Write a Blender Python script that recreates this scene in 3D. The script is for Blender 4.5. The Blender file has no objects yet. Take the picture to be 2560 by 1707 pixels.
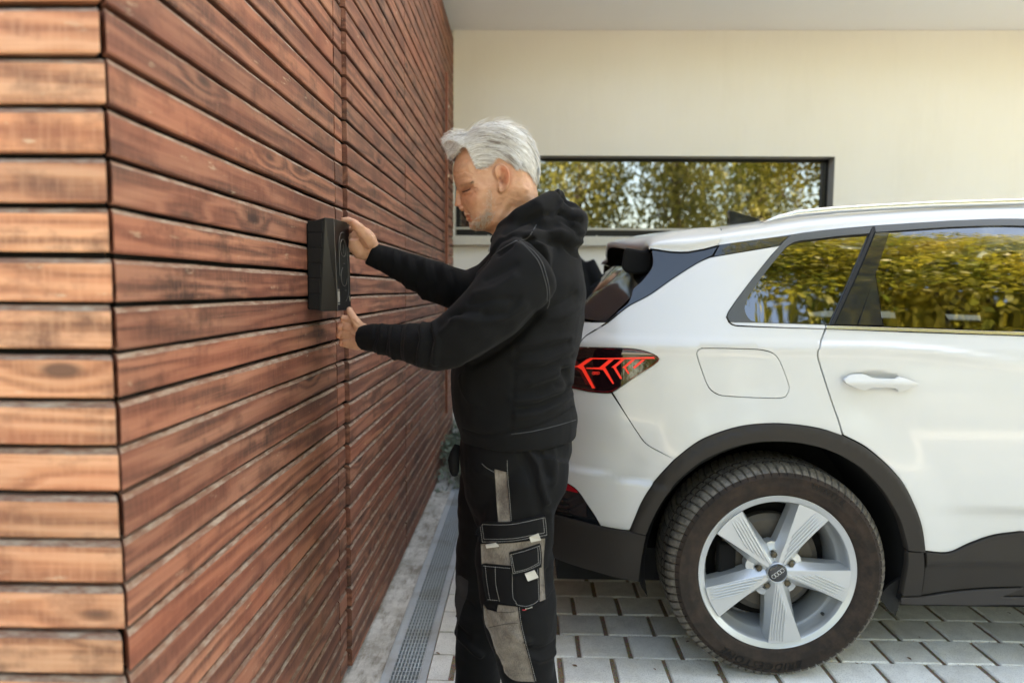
import bpy, math, random
import numpy as np
from mathutils import Vector, Matrix, noise
from mathutils.geometry import delaunay_2d_cdt
from mathutils.bvhtree import BVHTree
R = math.radians
random.seed(4); np.random.seed(4)
sc = bpy.context.scene
COL = sc.collection
# ---------------------------------------------------------------- camera, sky, sun, exposure
cam = bpy.data.cameras.new('camera'); camo = bpy.data.objects.new('camera', cam); COL.objects.link(camo)
cam.lens = 24.0; cam.sensor_width = 36.0; cam.sensor_fit = 'HORIZONTAL'; cam.clip_start = .05; cam.clip_end = 600
_p, _yaw, _r = R(4.405), R(1.17), .008
_f = Vector((-math.sin(_yaw)*math.cos(_p), math.cos(_yaw)*math.cos(_p), -math.sin(_p)))
_x = Vector((math.cos(_yaw), math.sin(_yaw), 0)); _u = _x.cross(_f)
_x2 = _x*math.cos(_r)+_u*math.sin(_r); _u2 = -_x*math.sin(_r)+_u*math.cos(_r)
camo.matrix_world = Matrix(((_x2.x,_u2.x,-_f.x,0),(_x2.y,_u2.y,-_f.y,0),(_x2.z,_u2.z,-_f.z,1.283),(0,0,0,1)))
cam.dof.use_dof = True; cam.dof.focus_distance = 1.95; cam.dof.aperture_fstop = 2.2
sc.camera = camo
SUN_AZ, SUN_EL = R(30), R(44)
w = bpy.data.worlds.new('World'); sc.world = w; w.use_nodes = True
sky = w.node_tree.nodes.new('ShaderNodeTexSky'); sky.sky_type = 'NISHITA'; sky.sun_disc = False
sky.sun_elevation = SUN_EL; sky.sun_rotation = SUN_AZ; sky.air_density = 1.0; sky.dust_density = 3.0; sky.ozone_density = 1.0
w.node_tree.links.new(sky.outputs[0], w.node_tree.nodes['Background'].inputs[0])
w.node_tree.nodes['Background'].inputs[1].default_value = .15
sl = bpy.data.lights.new('sun', 'SUN'); slo = bpy.data.objects.new('sun', sl); COL.objects.link(slo)
sl.energy = 3.2; sl.angle = R(.5); sl.color = (1, .93, .82)
_d = Vector((math.sin(SUN_AZ)*math.cos(SUN_EL), math.cos(SUN_AZ)*math.cos(SUN_EL), math.sin(SUN_EL)))
slo.rotation_euler = _d.to_track_quat('Z', 'Y').to_euler(); slo.location = (3, 12, 14)
vs = sc.view_settings; vs.view_transform = 'Standard'; vs.look = 'None'; vs.gamma = 1; vs.use_curve_mapping = False
vs.exposure = 3.15
vs.use_white_balance = True; vs.white_balance_temperature = 8100; vs.white_balance_tint = 8
sc.render.engine = 'CYCLES'
sc.cycles.max_bounces = 8; sc.cycles.diffuse_bounces = 4; sc.cycles.glossy_bounces = 4; sc.cycles.transparent_max_bounces = 12
sc.cycles.use_denoising = True; sc.cycles.sample_clamp_indirect = 6
# ---------------------------------------------------------------- helpers
def mesh(name, vs_, fs, mats=None, mi=None, smooth=False, nrm=None):
    m = bpy.data.meshes.new(name); m.from_pydata([tuple(v) for v in vs_], [], [tuple(int(i) for i in f) for f in fs])
    for x in (mats if isinstance(mats, (list, tuple)) else [mats]):
        if x: m.materials.append(x)
    if mi is not None: m.polygons.foreach_set('material_index', mi)
    if smooth: m.polygons.foreach_set('use_smooth', [True]*len(m.polygons))
    m.update()
    if nrm is not None:
        m.normals_split_custom_set_from_vertices([tuple(n) for n in nrm])
    return m
def link(name, me, parent=None, loc=(0,0,0), rot=(0,0,0)):
    o = bpy.data.objects.new(name, me); COL.objects.link(o); o.location = loc; o.rotation_euler = rot
    if parent: o.parent = parent
    return o
def thing(name, label, cat, loc=(0,0,0), group=None):
    o = link(name, None, None, loc); o['label'] = label; o['category'] = cat; o.empty_display_size = .1
    if group: o['group'] = group
    return o
def tag(o, **k):
    for a, b in k.items(): o[a] = b
    return o
class MB:
    def __init__(s): s.v = []; s.f = []; s.m = []
    def add(s, v, f, m=0):
        n = len(s.v); s.v += [tuple(a) for a in v]; s.f += [tuple(i+n for i in q) for q in f]; s.m += [m]*len(f)
    def box(s, x0, x1, y0, y1, z0, z1, m=0):
        s.add([(x0,y0,z0),(x1,y0,z0),(x1,y1,z0),(x0,y1,z0),(x0,y0,z1),(x1,y0,z1),(x1,y1,z1),(x0,y1,z1)],
              [(0,3,2,1),(4,5,6,7),(0,1,5,4),(1,2,6,5),(2,3,7,6),(3,0,4,7)], m)
    def tube(s, pts, rad, n=8, m=0, cap=True, ry=None):
        pts = [Vector(p) for p in pts]; rad = [rad]*len(pts) if not isinstance(rad, (list, tuple)) else rad
        ry = rad if ry is None else ry
        vs_ = []; L = len(pts)
        for i, p in enumerate(pts):
            t = (pts[min(i+1, L-1)]-pts[max(i-1, 0)]).normalized()
            a = Vector((0,1,0)) if abs(t.y) < .9 else Vector((1,0,0))
            e1 = t.cross(a).normalized(); e2 = t.cross(e1).normalized()
            for k in range(n):
                th = 2*math.pi*k/n; vs_.append(p+e1*(rad[i]*math.cos(th))+e2*(ry[i]*math.sin(th)))
        fs = [(i*n+k, i*n+(k+1)%n, (i+1)*n+(k+1)%n, (i+1)*n+k) for i in range(L-1) for k in range(n)]
        if cap: fs += [tuple(range(n-1, -1, -1)), tuple((L-1)*n+k for k in range(n))]
        s.add(vs_, fs, m)
    def obj(s, name, mats, parent=None, smooth=False, loc=(0,0,0), rot=(0,0,0)):
        return link(name, mesh(name, s.v, s.f, mats, s.m, smooth), parent, loc, rot)
def bevel(o, w, seg=2, ang=40):
    b = o.modifiers.new('bevel', 'BEVEL'); b.width = w; b.segments = seg; b.limit_method = 'ANGLE'; b.angle_limit = R(ang)
    b.harden_normals = False
    return o
def lathe(prof, n=64, mi=None, axis='y'):
    """profile of (radius, y) -> verts, faces round the y axis"""
    v = []; f = []
    for k in range(n):
        a = 2*math.pi*k/n
        for r, y in prof: v.append((r*math.cos(a), y, r*math.sin(a)))
    L = len(prof)
    for k in range(n):
        for i in range(L-1): f.append((k*L+i, k*L+i+1, ((k+1) % n)*L+i+1, ((k+1) % n)*L+i))
    return v, f
def inside(poly, P):
    x, y = P[:,0], P[:,1]; c = np.zeros(len(P), bool); q = np.array(poly); j = len(q)-1
    for i in range(len(q)):
        xi, yi = q[i]; xj, yj = q[j]
        with np.errstate(divide='ignore', invalid='ignore'):
            h = ((yi > y) != (yj > y)) & (x < (xj-xi)*(y-yi)/(yj-yi)+xi)
        c ^= h; j = i
    return c
def polydist(poly, P, closed=True):
    q = np.array(poly, float); d = np.full(len(P), 1e9); n = len(q)
    for i in range(n if closed else n-1):
        a = q[i]; b = q[(i+1) % n]; ab = b-a; t = np.clip(((P-a)@ab)/max(ab@ab, 1e-12), 0, 1)
        d = np.minimum(d, np.linalg.norm(P-(a+t[:,None]*ab), axis=1))
    return d
def area(p): return .5*sum(p[i][0]*p[(i+1) % len(p)][1]-p[(i+1) % len(p)][0]*p[i][1] for i in range(len(p)))
def smoothpoly(p, step=.012, corner=38, closed=True):
    """Catmull-Rom through the points, keeping the corners"""
    p = [Vector(a) for a in p]; n = len(p); out = []
    def isc(i):
        if not closed and i in (0, n-1): return True
        a = p[i]-p[i-1]; b = p[(i+1) % n]-p[i]
        return a.length > 0 and b.length > 0 and a.angle(b) > R(corner)
    cs = [isc(i) for i in range(n)]
    for i in range(n if closed else n-1):
        a, b = p[i], p[(i+1) % n]; L = (b-a).length; k = max(1, round(L/step))
        def tang(j):
            u = p[j]-p[j-1]; v = p[(j+1) % n]-p[j]; d = u+v
            return d.normalized()
        ta = (b-a).normalized() if cs[i] else tang(i); tb = (b-a).normalized() if cs[(i+1) % n] else tang((i+1) % n)
        ta = ta*L; tb = tb*L
        for s in range(k):
            t = s/k; out.append(a*(2*t**3-3*t*t+1)+ta*(t**3-2*t*t+t)+b*(-2*t**3+3*t*t)+tb*(t**3-t*t))
    if not closed: out.append(p[-1])
    return [tuple(a) for a in out]
def inset(p, d):
    n = len(p); s = 1 if area(p) > 0 else -1; out = []
    for i in range(n):
        a, b, c = Vector(p[i-1]), Vector(p[i]), Vector(p[(i+1) % n])
        u = (b-a).normalized(); v = (c-b).normalized(); nu = Vector((-u.y, u.x))*s; nv = Vector((-v.y, v.x))*s
        m = nu+nv
        if m.length < .3: m = nu
        m = m.normalized(); k = d/max(.4, m.dot(nu)); out.append(tuple(b+m*k))
    return out
def fillpoly(outl, holes=(), step=.03):
    """triangulated sheet of a 2-D outline -> points, triangles, boundary loops (lists of point indices)"""
    loops = [list(outl)]+[list(h) for h in holes]; pts = []; edges = []; L = []
    for lp in loops:
        s = len(pts); pts += lp; L.append(list(range(s, s+len(lp)))); edges += [(s+i, s+(i+1) % len(lp)) for i in range(len(lp))]
    q = np.array(outl); (x0, y0), (x1, y1) = q.min(0), q.max(0)
    gx, gy = np.meshgrid(np.arange(x0+step*.5, x1, step), np.arange(y0+step*.5, y1, step*.87))
    gx[1::2] += step*.5; G = np.c_[gx.ravel(), gy.ravel()]
    if len(G):
        k = inside(outl, G) & (polydist(outl, G) > step*.45)
        for h in holes: k &= ~inside(h, G) & (polydist(h, G) > step*.45)
        G = G[k]
    r = delaunay_2d_cdt([Vector(a) for a in pts]+[Vector(a) for a in G.tolist()], edges, [], 0, 1e-7)
    V = np.array([tuple(a) for a in r[0]]); T = np.array([t for t in r[2]]); mp = {}
    for i, o in enumerate(r[3]):
        for j in o: mp[j] = i
    c = V[T].mean(1); k = inside(outl, c)
    for h in holes: k &= ~inside(h, c)
    T = T[k]
    A = V[T]; cr = (A[:,1,0]-A[:,0,0])*(A[:,2,1]-A[:,0,1])-(A[:,1,1]-A[:,0,1])*(A[:,2,0]-A[:,0,0])
    T[cr < 0] = T[cr < 0][:, ::-1]
    return V, T, [[mp[i] for i in lp] for lp in L]
def sheet(name, outl, fy, mats, parent=None, holes=(), step=.03, rim=.012, gap=0, off=0, rim_mi=0, y0=0, eps=.004):
    """a panel: outline in (x, z), y = fy(x, z), faces looking to -y, edges turned in by rim; true normals"""
    if gap: outl = inset(outl, gap); holes = [inset(h, -gap) for h in holes]
    V, T, L = fillpoly(outl, holes, step)
    def nr(x, z):
        a = (fy(x+eps, z)-fy(x-eps, z))/(2*eps); b = (fy(x, z+eps)-fy(x, z-eps))/(2*eps)
        return Vector((a, -1, b)).normalized()
    v = [(x, fy(x, z)+off-y0, z) for x, z in V]; n = [nr(x, z) for x, z in V]
    f = [tuple(t) for t in T]; mi = [0]*len(f)
    if rim:
        for li, lp in enumerate(L):
            k = len(lp); s = len(v); pl = [V[i] for i in lp]; sg = 1 if area(pl) > 0 else -1
            if li: sg = -sg
            for i, j in enumerate(lp):
                a = Vector(pl[i-1]); b = Vector(pl[(i+1) % k]); d = (b-a).normalized(); o2 = Vector((d.y, -d.x))*(1 if area(pl) > 0 else -1)*(1 if li == 0 else -1)
                nn = Vector((o2.x, 0, o2.y)); p = v[j]
                v.append(p); n.append((nn+Vector(n[j])).normalized()); v.append((p[0], p[1]+rim, p[2])); n.append(nn)
            for i in range(k):
                a, b = s+2*i, s+2*((i+1) % k); q = (a, b, b+1, a+1)
                if (area(pl) > 0) != (li > 0): q = q[::-1]
                f.append(q); mi.append(rim_mi)
    return link(name, mesh(name, v, f, mats, mi, True, n), parent)
# ---------------------------------------------------------------- materials
class NT:
    def __init__(s, name):
        s.m = bpy.data.materials.new(name); s.m.use_nodes = True; s.t = s.m.node_tree; s.b = s.t.nodes['Principled BSDF']; s.out = s.t.nodes['Material Output']
    def n(s, typ, **k):
        nd = s.t.nodes.new('ShaderNode'+typ)
        for a, b in k.items():
            if hasattr(nd, a): setattr(nd, a, b)
            else: s.set(nd.inputs[a], b)
        return nd
    def set(s, inp, v):
        if isinstance(v, bpy.types.NodeSocket): s.t.links.new(v, inp)
        else:
            if hasattr(inp.default_value, '__len__') and not isinstance(v, (float, int)) and len(v) == 3 and len(inp.default_value) == 4: v = (*v, 1)
            inp.default_value = v
    def coord(s, kind='Object', rnd=0):
        o = s.n('TexCoord').outputs[kind]
        if rnd:
            oi = s.n('ObjectInfo').outputs['Random']; m = s.n('VectorMath', operation='MULTIPLY_ADD')
            s.set(m.inputs[0], oi); s.set(m.inputs[1], (rnd, rnd*1.7, rnd*2.3)); s.set(m.inputs[2], o); return m.outputs[0]
        return o
    def scale(s, v, k):
        m = s.n('VectorMath', operation='MULTIPLY'); s.set(m.inputs[0], v); s.set(m.inputs[1], k if hasattr(k, '__len__') else (k, k, k)); return m.outputs[0]
    def noise(s, v, sc_=5, det=4, rough=.55, dist=0):
        return s.n('TexNoise', Vector=v, Scale=sc_, Detail=det, Roughness=rough, Distortion=dist).outputs[0]
    def ramp(s, f, st):
        r = s.n('ValToRGB'); s.set(r.inputs[0], f); e = r.color_ramp.elements
        while len(e) < len(st): e.new(.5)
        for i, (p, c) in enumerate(st): e[i].position = p; e[i].color = (*c, 1) if hasattr(c, '__len__') else (c, c, c, 1)
        return r.outputs[0]
    def mix(s, f, a, b, mode='MIX'):
        m = s.n('Mix', data_type='RGBA', blend_type=mode); s.set(m.inputs[0], f); s.set(m.inputs[6], a); s.set(m.inputs[7], b); return m.outputs[2]
    def math(s, op, a, b=0.):
        m = s.n('Math', operation=op); s.set(m.inputs[0], a); s.set(m.inputs[1], b); return m.outputs[0]
    def bump(s, h, st=.3, d=.01):
        s.set(s.b.inputs['Normal'], s.n('Bump', Strength=st, Distance=d, Height=h).outputs[0])
    def fin(s, col=None, rough=None, **k):
        if col is not None: s.set(s.b.inputs['Base Color'], col)
        if rough is not None: s.set(s.b.inputs['Roughness'], rough)
        for a, v in k.items(): s.set(s.b.inputs[a.replace('_', ' ')], v)
        return s.m
def simple(name, col, rough=.5, nz=.1, sc_=40, bump=0, **k):
    if max(col) < .05 and 'Specular_IOR_Level' not in k: k['Specular_IOR_Level'] = .28
    t = NT(name); c = t.coord(); n = t.noise(c, sc_, 3)
    cc = t.mix(n, tuple(x*(1-nz) for x in col), tuple(min(1, x*(1+nz)) for x in col))
    if bump: t.bump(n, bump, .002)
    return t.fin(cc, rough, **k)
def wood(name, dark, mid, light, pale=.5):
    t = NT(name); c = t.coord('Object', 37.)
    # knots: sparse cells in a squeezed space, each bending the grain round it
    kc = t.scale(c, (3.2, 6., 9.)); vo = t.n('TexVoronoi', Vector=kc, Scale=1.0, Randomness=1.0); kd = vo.outputs['Distance']
    sel = t.ramp(t.n('SeparateColor', Color=vo.outputs['Color']).outputs[0], [(.40, 0), (.42, 1)])
    kf = t.math('MULTIPLY', t.ramp(kd, [(0, 1), (.34, 0)]), sel); kk = t.math('MULTIPLY', t.ramp(kd, [(.07, 1), (.13, 0)]), sel)
    lg = t.scale(c, (1.3, 14., 14.)); n1 = t.noise(lg, 1.0, 3, .5)
    z = t.n('SeparateXYZ', Vector=c).outputs[2]
    ph = t.math('ADD', t.math('ADD', t.math('MULTIPLY', z, 130.), t.math('MULTIPLY', n1, 26.)), t.math('MULTIPLY', kf, 9.))
    ring = t.math('MULTIPLY_ADD', t.math('SINE', ph), .5)
    ring.node.inputs[2].default_value = .5
    fine = t.noise(t.scale(c, (6., 260., 260.)), 1.0, 3, .6)
    g = t.math('ADD', t.math('MULTIPLY', ring, .42), t.math('MULTIPLY', fine, .55))
    col = t.ramp(g, [(.22, dark), (.5, mid), (.8, light)])
    blot = t.noise(t.scale(c, (9., 14., 14.)), 1., 4, .65)
    col = t.mix(t.ramp(blot, [(.50, 0), (.70, .85)]), col, tuple(x*.42 for x in dark))
    saw = t.noise(t.scale(c, (170., 3., 22.)), 1., 2, .5)                     # cross-cut saw marks
    col = t.mix(t.ramp(saw, [(.45, 0), (.75, .28)]), col, light)
    red = t.noise(t.scale(c, (2.2, 6., 6.)), 1., 3, .5)
    col = t.mix(t.ramp(red, [(.4, 0), (.7, .55)]), col, (mid[0]*1.15, mid[1]*.80, mid[2]*.72))
    col = t.mix(t.math('MULTIPLY', kk, .9), col, tuple(x*.28 for x in dark))
    col = t.mix(t.math('MULTIPLY', kf, .35), col, tuple(x*.8 for x in dark))
    wear = t.noise(t.scale(c, (14., 60., 60.)), 1., 5, .7)
    col = t.mix(t.math('MULTIPLY', t.ramp(wear, [(.64, 0), (.72, 1)]), pale), col, (.52, .42, .29))
    rn = t.n('ObjectInfo').outputs['Random']
    col = t.mix(1.0, col, t.ramp(rn, [(0, (.78, .76, .75)), (.5, (1, 1, 1)), (1, (1.16, 1.1, 1.03))]), 'MULTIPLY')
    t.bump(t.math('ADD', t.math('ADD', t.math('MULTIPLY', fine, .8), t.math('MULTIPLY', saw, .5)), t.math('MULTIPLY', ring, .3)), .45, .0012)
    return t.fin(col, .62)
M = {}
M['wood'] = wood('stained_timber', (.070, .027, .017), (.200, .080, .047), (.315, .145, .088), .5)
M['woodf'] = wood('front_lit_timber', (.20, .078, .036), (.45, .205, .100), (.62, .34, .195), .6)  # brighter copy of the timber: light on the front planks painted into the colour
t = NT('pale_edge'); c = t.coord('Object', 11.); n = t.noise(t.scale(c, (25., 90., 90.)), 1, 4, .7)
M['edge'] = t.fin(t.mix(t.ramp(n, [(.42, 0), (.72, 1)]), (.16, .08, .05), (.32, .26, .20)), .75)  # paler mottled mix on the top edges of the planks
M['backing'] = simple('dark_membrane', (.010, .009, .008), .9)
t = NT('render_plaster'); c = t.coord(); n = t.noise(c, 160, 3); n2 = t.noise(c, .7, 4); n3 = t.noise(t.scale(c, (30, 30, 3)), 1, 3)
cc = t.mix(t.ramp(n2, [(.3, 0), (.7, 1)]), (.755, .705, .61), (.80, .76, .685)); cc = t.mix(t.math('MULTIPLY', n3, .07), cc, (.48, .43, .34)); n4 = t.noise(t.scale(c, (2.2, 2.2, .5)), 1, 6, .7); cc = t.mix(t.ramp(n4, [(.52, 0), (.75, .15)]), cc, (.52, .46, .36)); hl = t.noise(c, 9, 8, .75, 2.); cc = t.mix(t.ramp(hl, [(.655, 0), (.67, .14), (.685, 0)]), cc, (.40, .34, .25))
t.bump(n, .35, .0018); M['plaster'] = t.fin(cc, .88)
t = NT('soffit_plaster'); c = t.coord(); n2 = t.noise(c, 1.2, 4)
cc = t.mix(n2, (.78, .76, .73), (.83, .81, .78)); t.bump(t.noise(c, 120, 3), .3, .0015); M['soffit'] = t.fin(cc, .9)
M['reveal'] = simple('reveal_grey', (.36, .33, .28), .7)
M['frame'] = simple('dark_window_frame', (.012, .011, .010), .35)
M['sillm'] = simple('sill_metal', (.60, .56, .47), .4, Metallic=.0)
def glass(name, ior, tint, clear):
    t = NT(name); t.t.nodes.remove(t.b); g = t.n('BsdfGlossy', Roughness=0.0, Color=(1, 1, 1)); tr = t.n('BsdfTransparent', Color=tint)
    fr = t.n('Fresnel', IOR=ior); mx = t.n('MixShader'); t.set(mx.inputs[0], fr.outputs[0]); t.set(mx.inputs[1], tr.outputs[0]); t.set(mx.inputs[2], g.outputs[0])
    if clear:
        c = t.coord(); b = t.n('Bump', Strength=.25, Distance=.0005, Height=t.noise(c, clear, 2)); t.set(g.inputs['Normal'], b.outputs[0])
    t.set(t.out.inputs[0], mx.outputs[0]); return t.m
M['winglass'] = glass('house_window_glass', 2.9, (.10, .10, .09), 2.5)
M['carglass'] = glass('privacy_glass', 2.35, (.30, .33, .33), 0)
t = NT('paving_concrete'); c = t.coord('Object', 9.); n = t.noise(c, 300, 3, .8); n2 = t.noise(c, 14, 4); v = t.n('TexVoronoi', Vector=c, Scale=420.)
cc = t.ramp(n, [(.33, (.38, .37, .335)), (.46, (.78, .765, .71)), (.7, (.86, .85, .79))]); cc = t.mix(t.ramp(n2, [(.42, 0), (.75, .4)]), cc, (.42, .39, .34))
rn = t.n('ObjectInfo').outputs['Random']; cc = t.mix(1., cc, t.ramp(rn, [(0, (.80, .79, .76)), (1, (1.08, 1.08, 1.07))]), 'MULTIPLY')
t.bump(t.math('ADD', n, t.noise(c, 60, 3)), .6, .002); M['paver'] = t.fin(cc, .85)
t = NT('joint_grit'); c = t.coord(); v = t.n('TexVoronoi', Vector=c, Scale=330.); n = t.noise(c, 9, 4)
cc = t.mix(.6, v.outputs['Color'], t.mix(n, (.22, .165, .11), (.44, .34, .23))); cc = t.mix(1., cc, (.72, .60, .45), 'MULTIPLY')
t.bump(v.outputs['Distance'], 1., .004); M['grit'] = t.fin(cc, .95)
t = NT('cast_concrete'); c = t.coord(); n = t.noise(c, 7, 6, .7); n2 = t.noise(t.scale(c, (1, .25, 1)), 26, 5, .7); n3 = t.noise(c, 500, 2)
cc = t.ramp(n, [(.35, (.34, .32, .27)), (.55, (.58, .56, .50)), (.7, (.70, .69, .63))]); cc = t.mix(t.ramp(n2, [(.48, 0), (.66, .75)]), cc, (.17, .14, .10))
t.bump(t.math('ADD', n3, n2), .5, .003); M['concrete'] = t.fin(cc, .9)
t = NT('galvanised_steel'); c = t.coord(); n = t.noise(c, 60, 4, .6); n2 = t.noise(c, 5, 4)
cc = t.mix(n, (.42, .46, .47), (.62, .66, .67)); cc = t.mix(t.ramp(n2, [(.5, 0), (.7, .5)]), cc, (.26, .22, .16)); M['galv'] = t.fin(cc, t.ramp(n, [(.3, .38), (.7, .6)]), Metallic=.3)
M['pit'] = simple('drain_pit', (.012, .010, .008), .9)
t = NT('far_ground'); c = t.coord(); n = t.noise(c, 3, 6); M['ground'] = t.fin(t.mix(n, (.13, .13, .09), (.20, .19, .14)), .9)
M['rust'] = simple('red_brown_metal', (.20, .055, .022), .5)
M['screw'] = simple('bright_screw', (.7, .65, .55), .3, Metallic=.8)
M['trunk'] = simple('bark', (.09, .065, .045), .9, .5, 14)
def leafmat(name, a, b, cc_):
    t = NT(name); rn = t.n('ObjectInfo').outputs['Random']; c = t.coord('Object'); wn = t.n('TexWhiteNoise', Vector=t.scale(c, 4.)); n = t.noise(c, 1.1, 2)
    g = t.n('NewGeometry').outputs['Random Per Island']
    col = t.mix(g, a, b); col = t.mix(t.ramp(n, [(.4, 0), (.7, 1)]), col, cc_)
    t.fin(col, .45); tl = t.n('BsdfTranslucent', Color=col); mx = t.n('MixShader', Fac=.45)
    t.set(mx.inputs[1], t.b.outputs[0]); t.set(mx.inputs[2], tl.outputs[0]); t.set(t.out.inputs[0], mx.outputs[0]); return t.m
M['leaf'] = leafmat('autumn_leaf', (.42, .38, .045), (.15, .20, .028), (.55, .45, .06))
M['leafd'] = leafmat('willow_leaf', (.22, .22, .05), (.09, .12, .03), (.36, .33, .07))
M['weed'] = leafmat('grey_green_leaf', (.30, .36, .28), (.14, .20, .13), (.38, .42, .33))
# ---------------------------------------------------------------- ground
XW = -.586                                    # face of the timber wall
g = MB(); g.box(-60, 60, -80, 60, -.6, -.075); o = g.obj('ground', M['ground']); tag(o, kind='structure')
g = MB(); g.box(-.318, 9.0, -4.0, 5.36, -.07, -.008); g.box(-4.1, -.6, -4.0, .95, -.07, -.008); o = g.obj('joint_bed', M['grit']); tag(o, kind='structure')
pav = link('pavement', None); tag(pav, kind='structure')
PX, PY = .1812, .1578
def paver_mesh(seed):
    rr = random.Random(seed); w, d, b = PX-.016, PY-.0055, .004
    nseg = 7
    def ring(ins, z, jit):
        p = []
        for (x0, y0, x1, y1) in ((-1,-1,1,-1),(1,-1,1,1),(1,1,-1,1),(-1,1,-1,-1)):
            for k in range(3):
                t_ = k/3; p.append(((x0+(x1-x0)*t_)*(w/2-ins)+rr.uniform(-jit, jit), (y0+(y1-y0)*t_)*(d/2-ins)+rr.uniform(-jit, jit), z))
        return p
    a = ring(0, -.045, .0); b_ = ring(0, -.0045, .0009); c_ = ring(.004, 0, .0008); v = a+b_+c_; n = 12
    f = [(i, (i+1) % n, n+(i+1) % n, n+i) for i in range(n)]+[(n+i, n+(i+1) % n, 2*n+(i+1) % n, 2*n+i) for i in range(n)]+[tuple(2*n+i for i in range(n))]
    return mesh('paver', v, f, M['paver'])
pm = [paver_mesh(i) for i in range(6)]
rows = {}
far = MB()
for r in range(-39, 20):
    y = 2.307+PY*(r+.5)
    if y > 5.34: break
    offs = {0: .200, 1: .130, -1: .128, 2: .205, -2: .21, 3: .12}.get(r, random.uniform(0, PX))
    x = offs-PX*3
    while x < 8.8:
        xc = x+PX/2
        if xc-PX/2 > -.325:
            near = 2.0 < y < 3.75 and xc < 2.95
            jx, jy, jz, ja = random.uniform(-.0022, .0022), random.uniform(-.0008, .0008), random.uniform(-.0022, .0008), random.uniform(-.008, .008)
            if near: link('paver', random.choice(pm), pav, (xc+jx, y+jy, jz), (random.uniform(-.008,.008), random.uniform(-.008,.008), ja+(math.pi if random.random() < .5 else 0)))
            else:
                hx, hy = PX/2-.008, PY/2-.003; far.box(xc+jx-hx, xc+jx+hx, y-hy, y+hy, -.04, jz)
        elif xc+PX/2 > -.30:                  # cut paver against the drain
            x1 = xc+PX/2-.012; far.box(-.314, x1, y-PY/2+.003, y+PY/2-.003, -.04, random.uniform(-.002, 0))
        x += PX
for r in range(-39, -9):
    y = 2.307+PY*(r+.5); x = -4.0+random.uniform(0, PX)
    while x < (-.50 if y < -1.05 else -.62):
        far.box(x+.006, x+PX-.008, y-PY/2+.003, y+PY/2-.003, -.04, random.uniform(-.002, 0)); x += PX
o = far.obj('paver_field', M['paver'], pav); tag(o, kind='stuff')
# joint grit: small stones lying in the wide joints
gr = MB()
for k in range(5200):
    y = random.uniform(2.05, 3.4); r = math.floor((y-2.307)/PY); offs = {0: .200, 1: .130, -1: .128, 2: .205, -2: .21, 3: .12}.get(r, None)
    if offs is None or k % 8 == 0: x = random.uniform(-.318, -.306) if k % 2 else random.uniform(-.3, 2.4); y = y if k % 2 else 2.307+PY*round((y-2.307)/PY)
    else: x = offs+PX*random.randint(-2, 12)
    x += random.gauss(0, .0032); s = random.uniform(.0008, .0024); z = random.uniform(-.008, -.0025)
    gr.add([(x-s,y,z),(x,y-s,z),(x+s*1.2,y,z),(x,y+s,z),(x,y,z+s*1.3)], [(0,1,4),(1,2,4),(2,3,4),(3,0,4)])
o = gr.obj('joint_gravel', M['grit'], pav); tag(o, kind='stuff')
lv = MB()
for k in range(46):
    x, y = random.uniform(-.3, 2.6), random.uniform(1.9, 3.6); s = random.uniform(.004, .013); a = random.uniform(0, 6.28); ca, sa = math.cos(a), math.sin(a)
    P_ = [(-1, 0, 0), (-.3, .4, .25), (.5, .35, .3), (1.1, 0, .1), (.4, -.4, .3), (-.4, -.35, .2)]; lv.add([(x+s*(p[0]*ca-p[1]*sa), y+s*(p[0]*sa+p[1]*ca), .001+s*p[2]) for p in P_], [(0, 5, 4, 3, 2, 1)])
M['dead'] = simple('dry_leaf', (.16, .08, .035), .8, .4, 90)
o = lv.obj('leaf_litter', M['dead']); tag(o, kind='stuff')
# concrete strip between wall and drain
st = MB(); n = 60
for i in range(n):
    y0, y1 = -1+6.36*i/n, -1+6.36*(i+1)/n; st.box(XW-.02, -.470+random.uniform(-.0006, .0006), y0, y1, -.06, -.001+random.uniform(-.0004, .0004))
o = st.obj('concrete_strip', M['concrete']); tag(o, kind='structure')
# drain channel
dr = thing('drain_channel', 'long galvanised steel drain channel with mesh grating at the foot of the timber wall', 'drain', (-.393, .9, 0))
b = MB(); b.box(-.075, -.070, -1.9, 3.62, -.05, .001); b.box(.070, .075, -1.9, 3.62, -.05, .001); b.box(-.0695, -.0485, -1.9, 3.62, -.006, -.0015); b.box(.0505, .0695, -1.9, 3.62, -.006, -.0015)
b.obj('frame', M['galv'], dr)
b = MB(); b.box(-.0695, .0695, -1.9, 3.62, -.07, -.045); b.obj('trough', M['pit'], dr)
for s in range(6):
    y0 = -1.9+.94*s-.045; y1 = y0+.932
    if y0 > 3.6: break
    y1 = min(y1, 3.60); g = MB()
    for k in range(9): x = -.046+k*.0117; g.box(x-.0016, x+.0016, y0, y1, -.022, -.0006)
    yy = y0+.004
    while yy < y1: g.box(-.048, .050, yy-.0015, yy+.0015, -.016, -.0002); yy += .026
    g.box(-.048, .050, y0, y0+.005, -.02, .0004); g.box(-.048, .050, y1-.005, y1, -.02, .0004)
    o = g.obj('grate', M['galv'], dr)
g = MB()
for k in range(60):
    x = random.uniform(-.045, .04); y = random.gauss(1.75, .12); s = random.uniform(.003, .006); g.box(x-s, x+s, y-s, y+s, -.03, -.012)
o = g.obj('grate_debris', M['grit'], dr); tag(o, kind='stuff')
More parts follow.
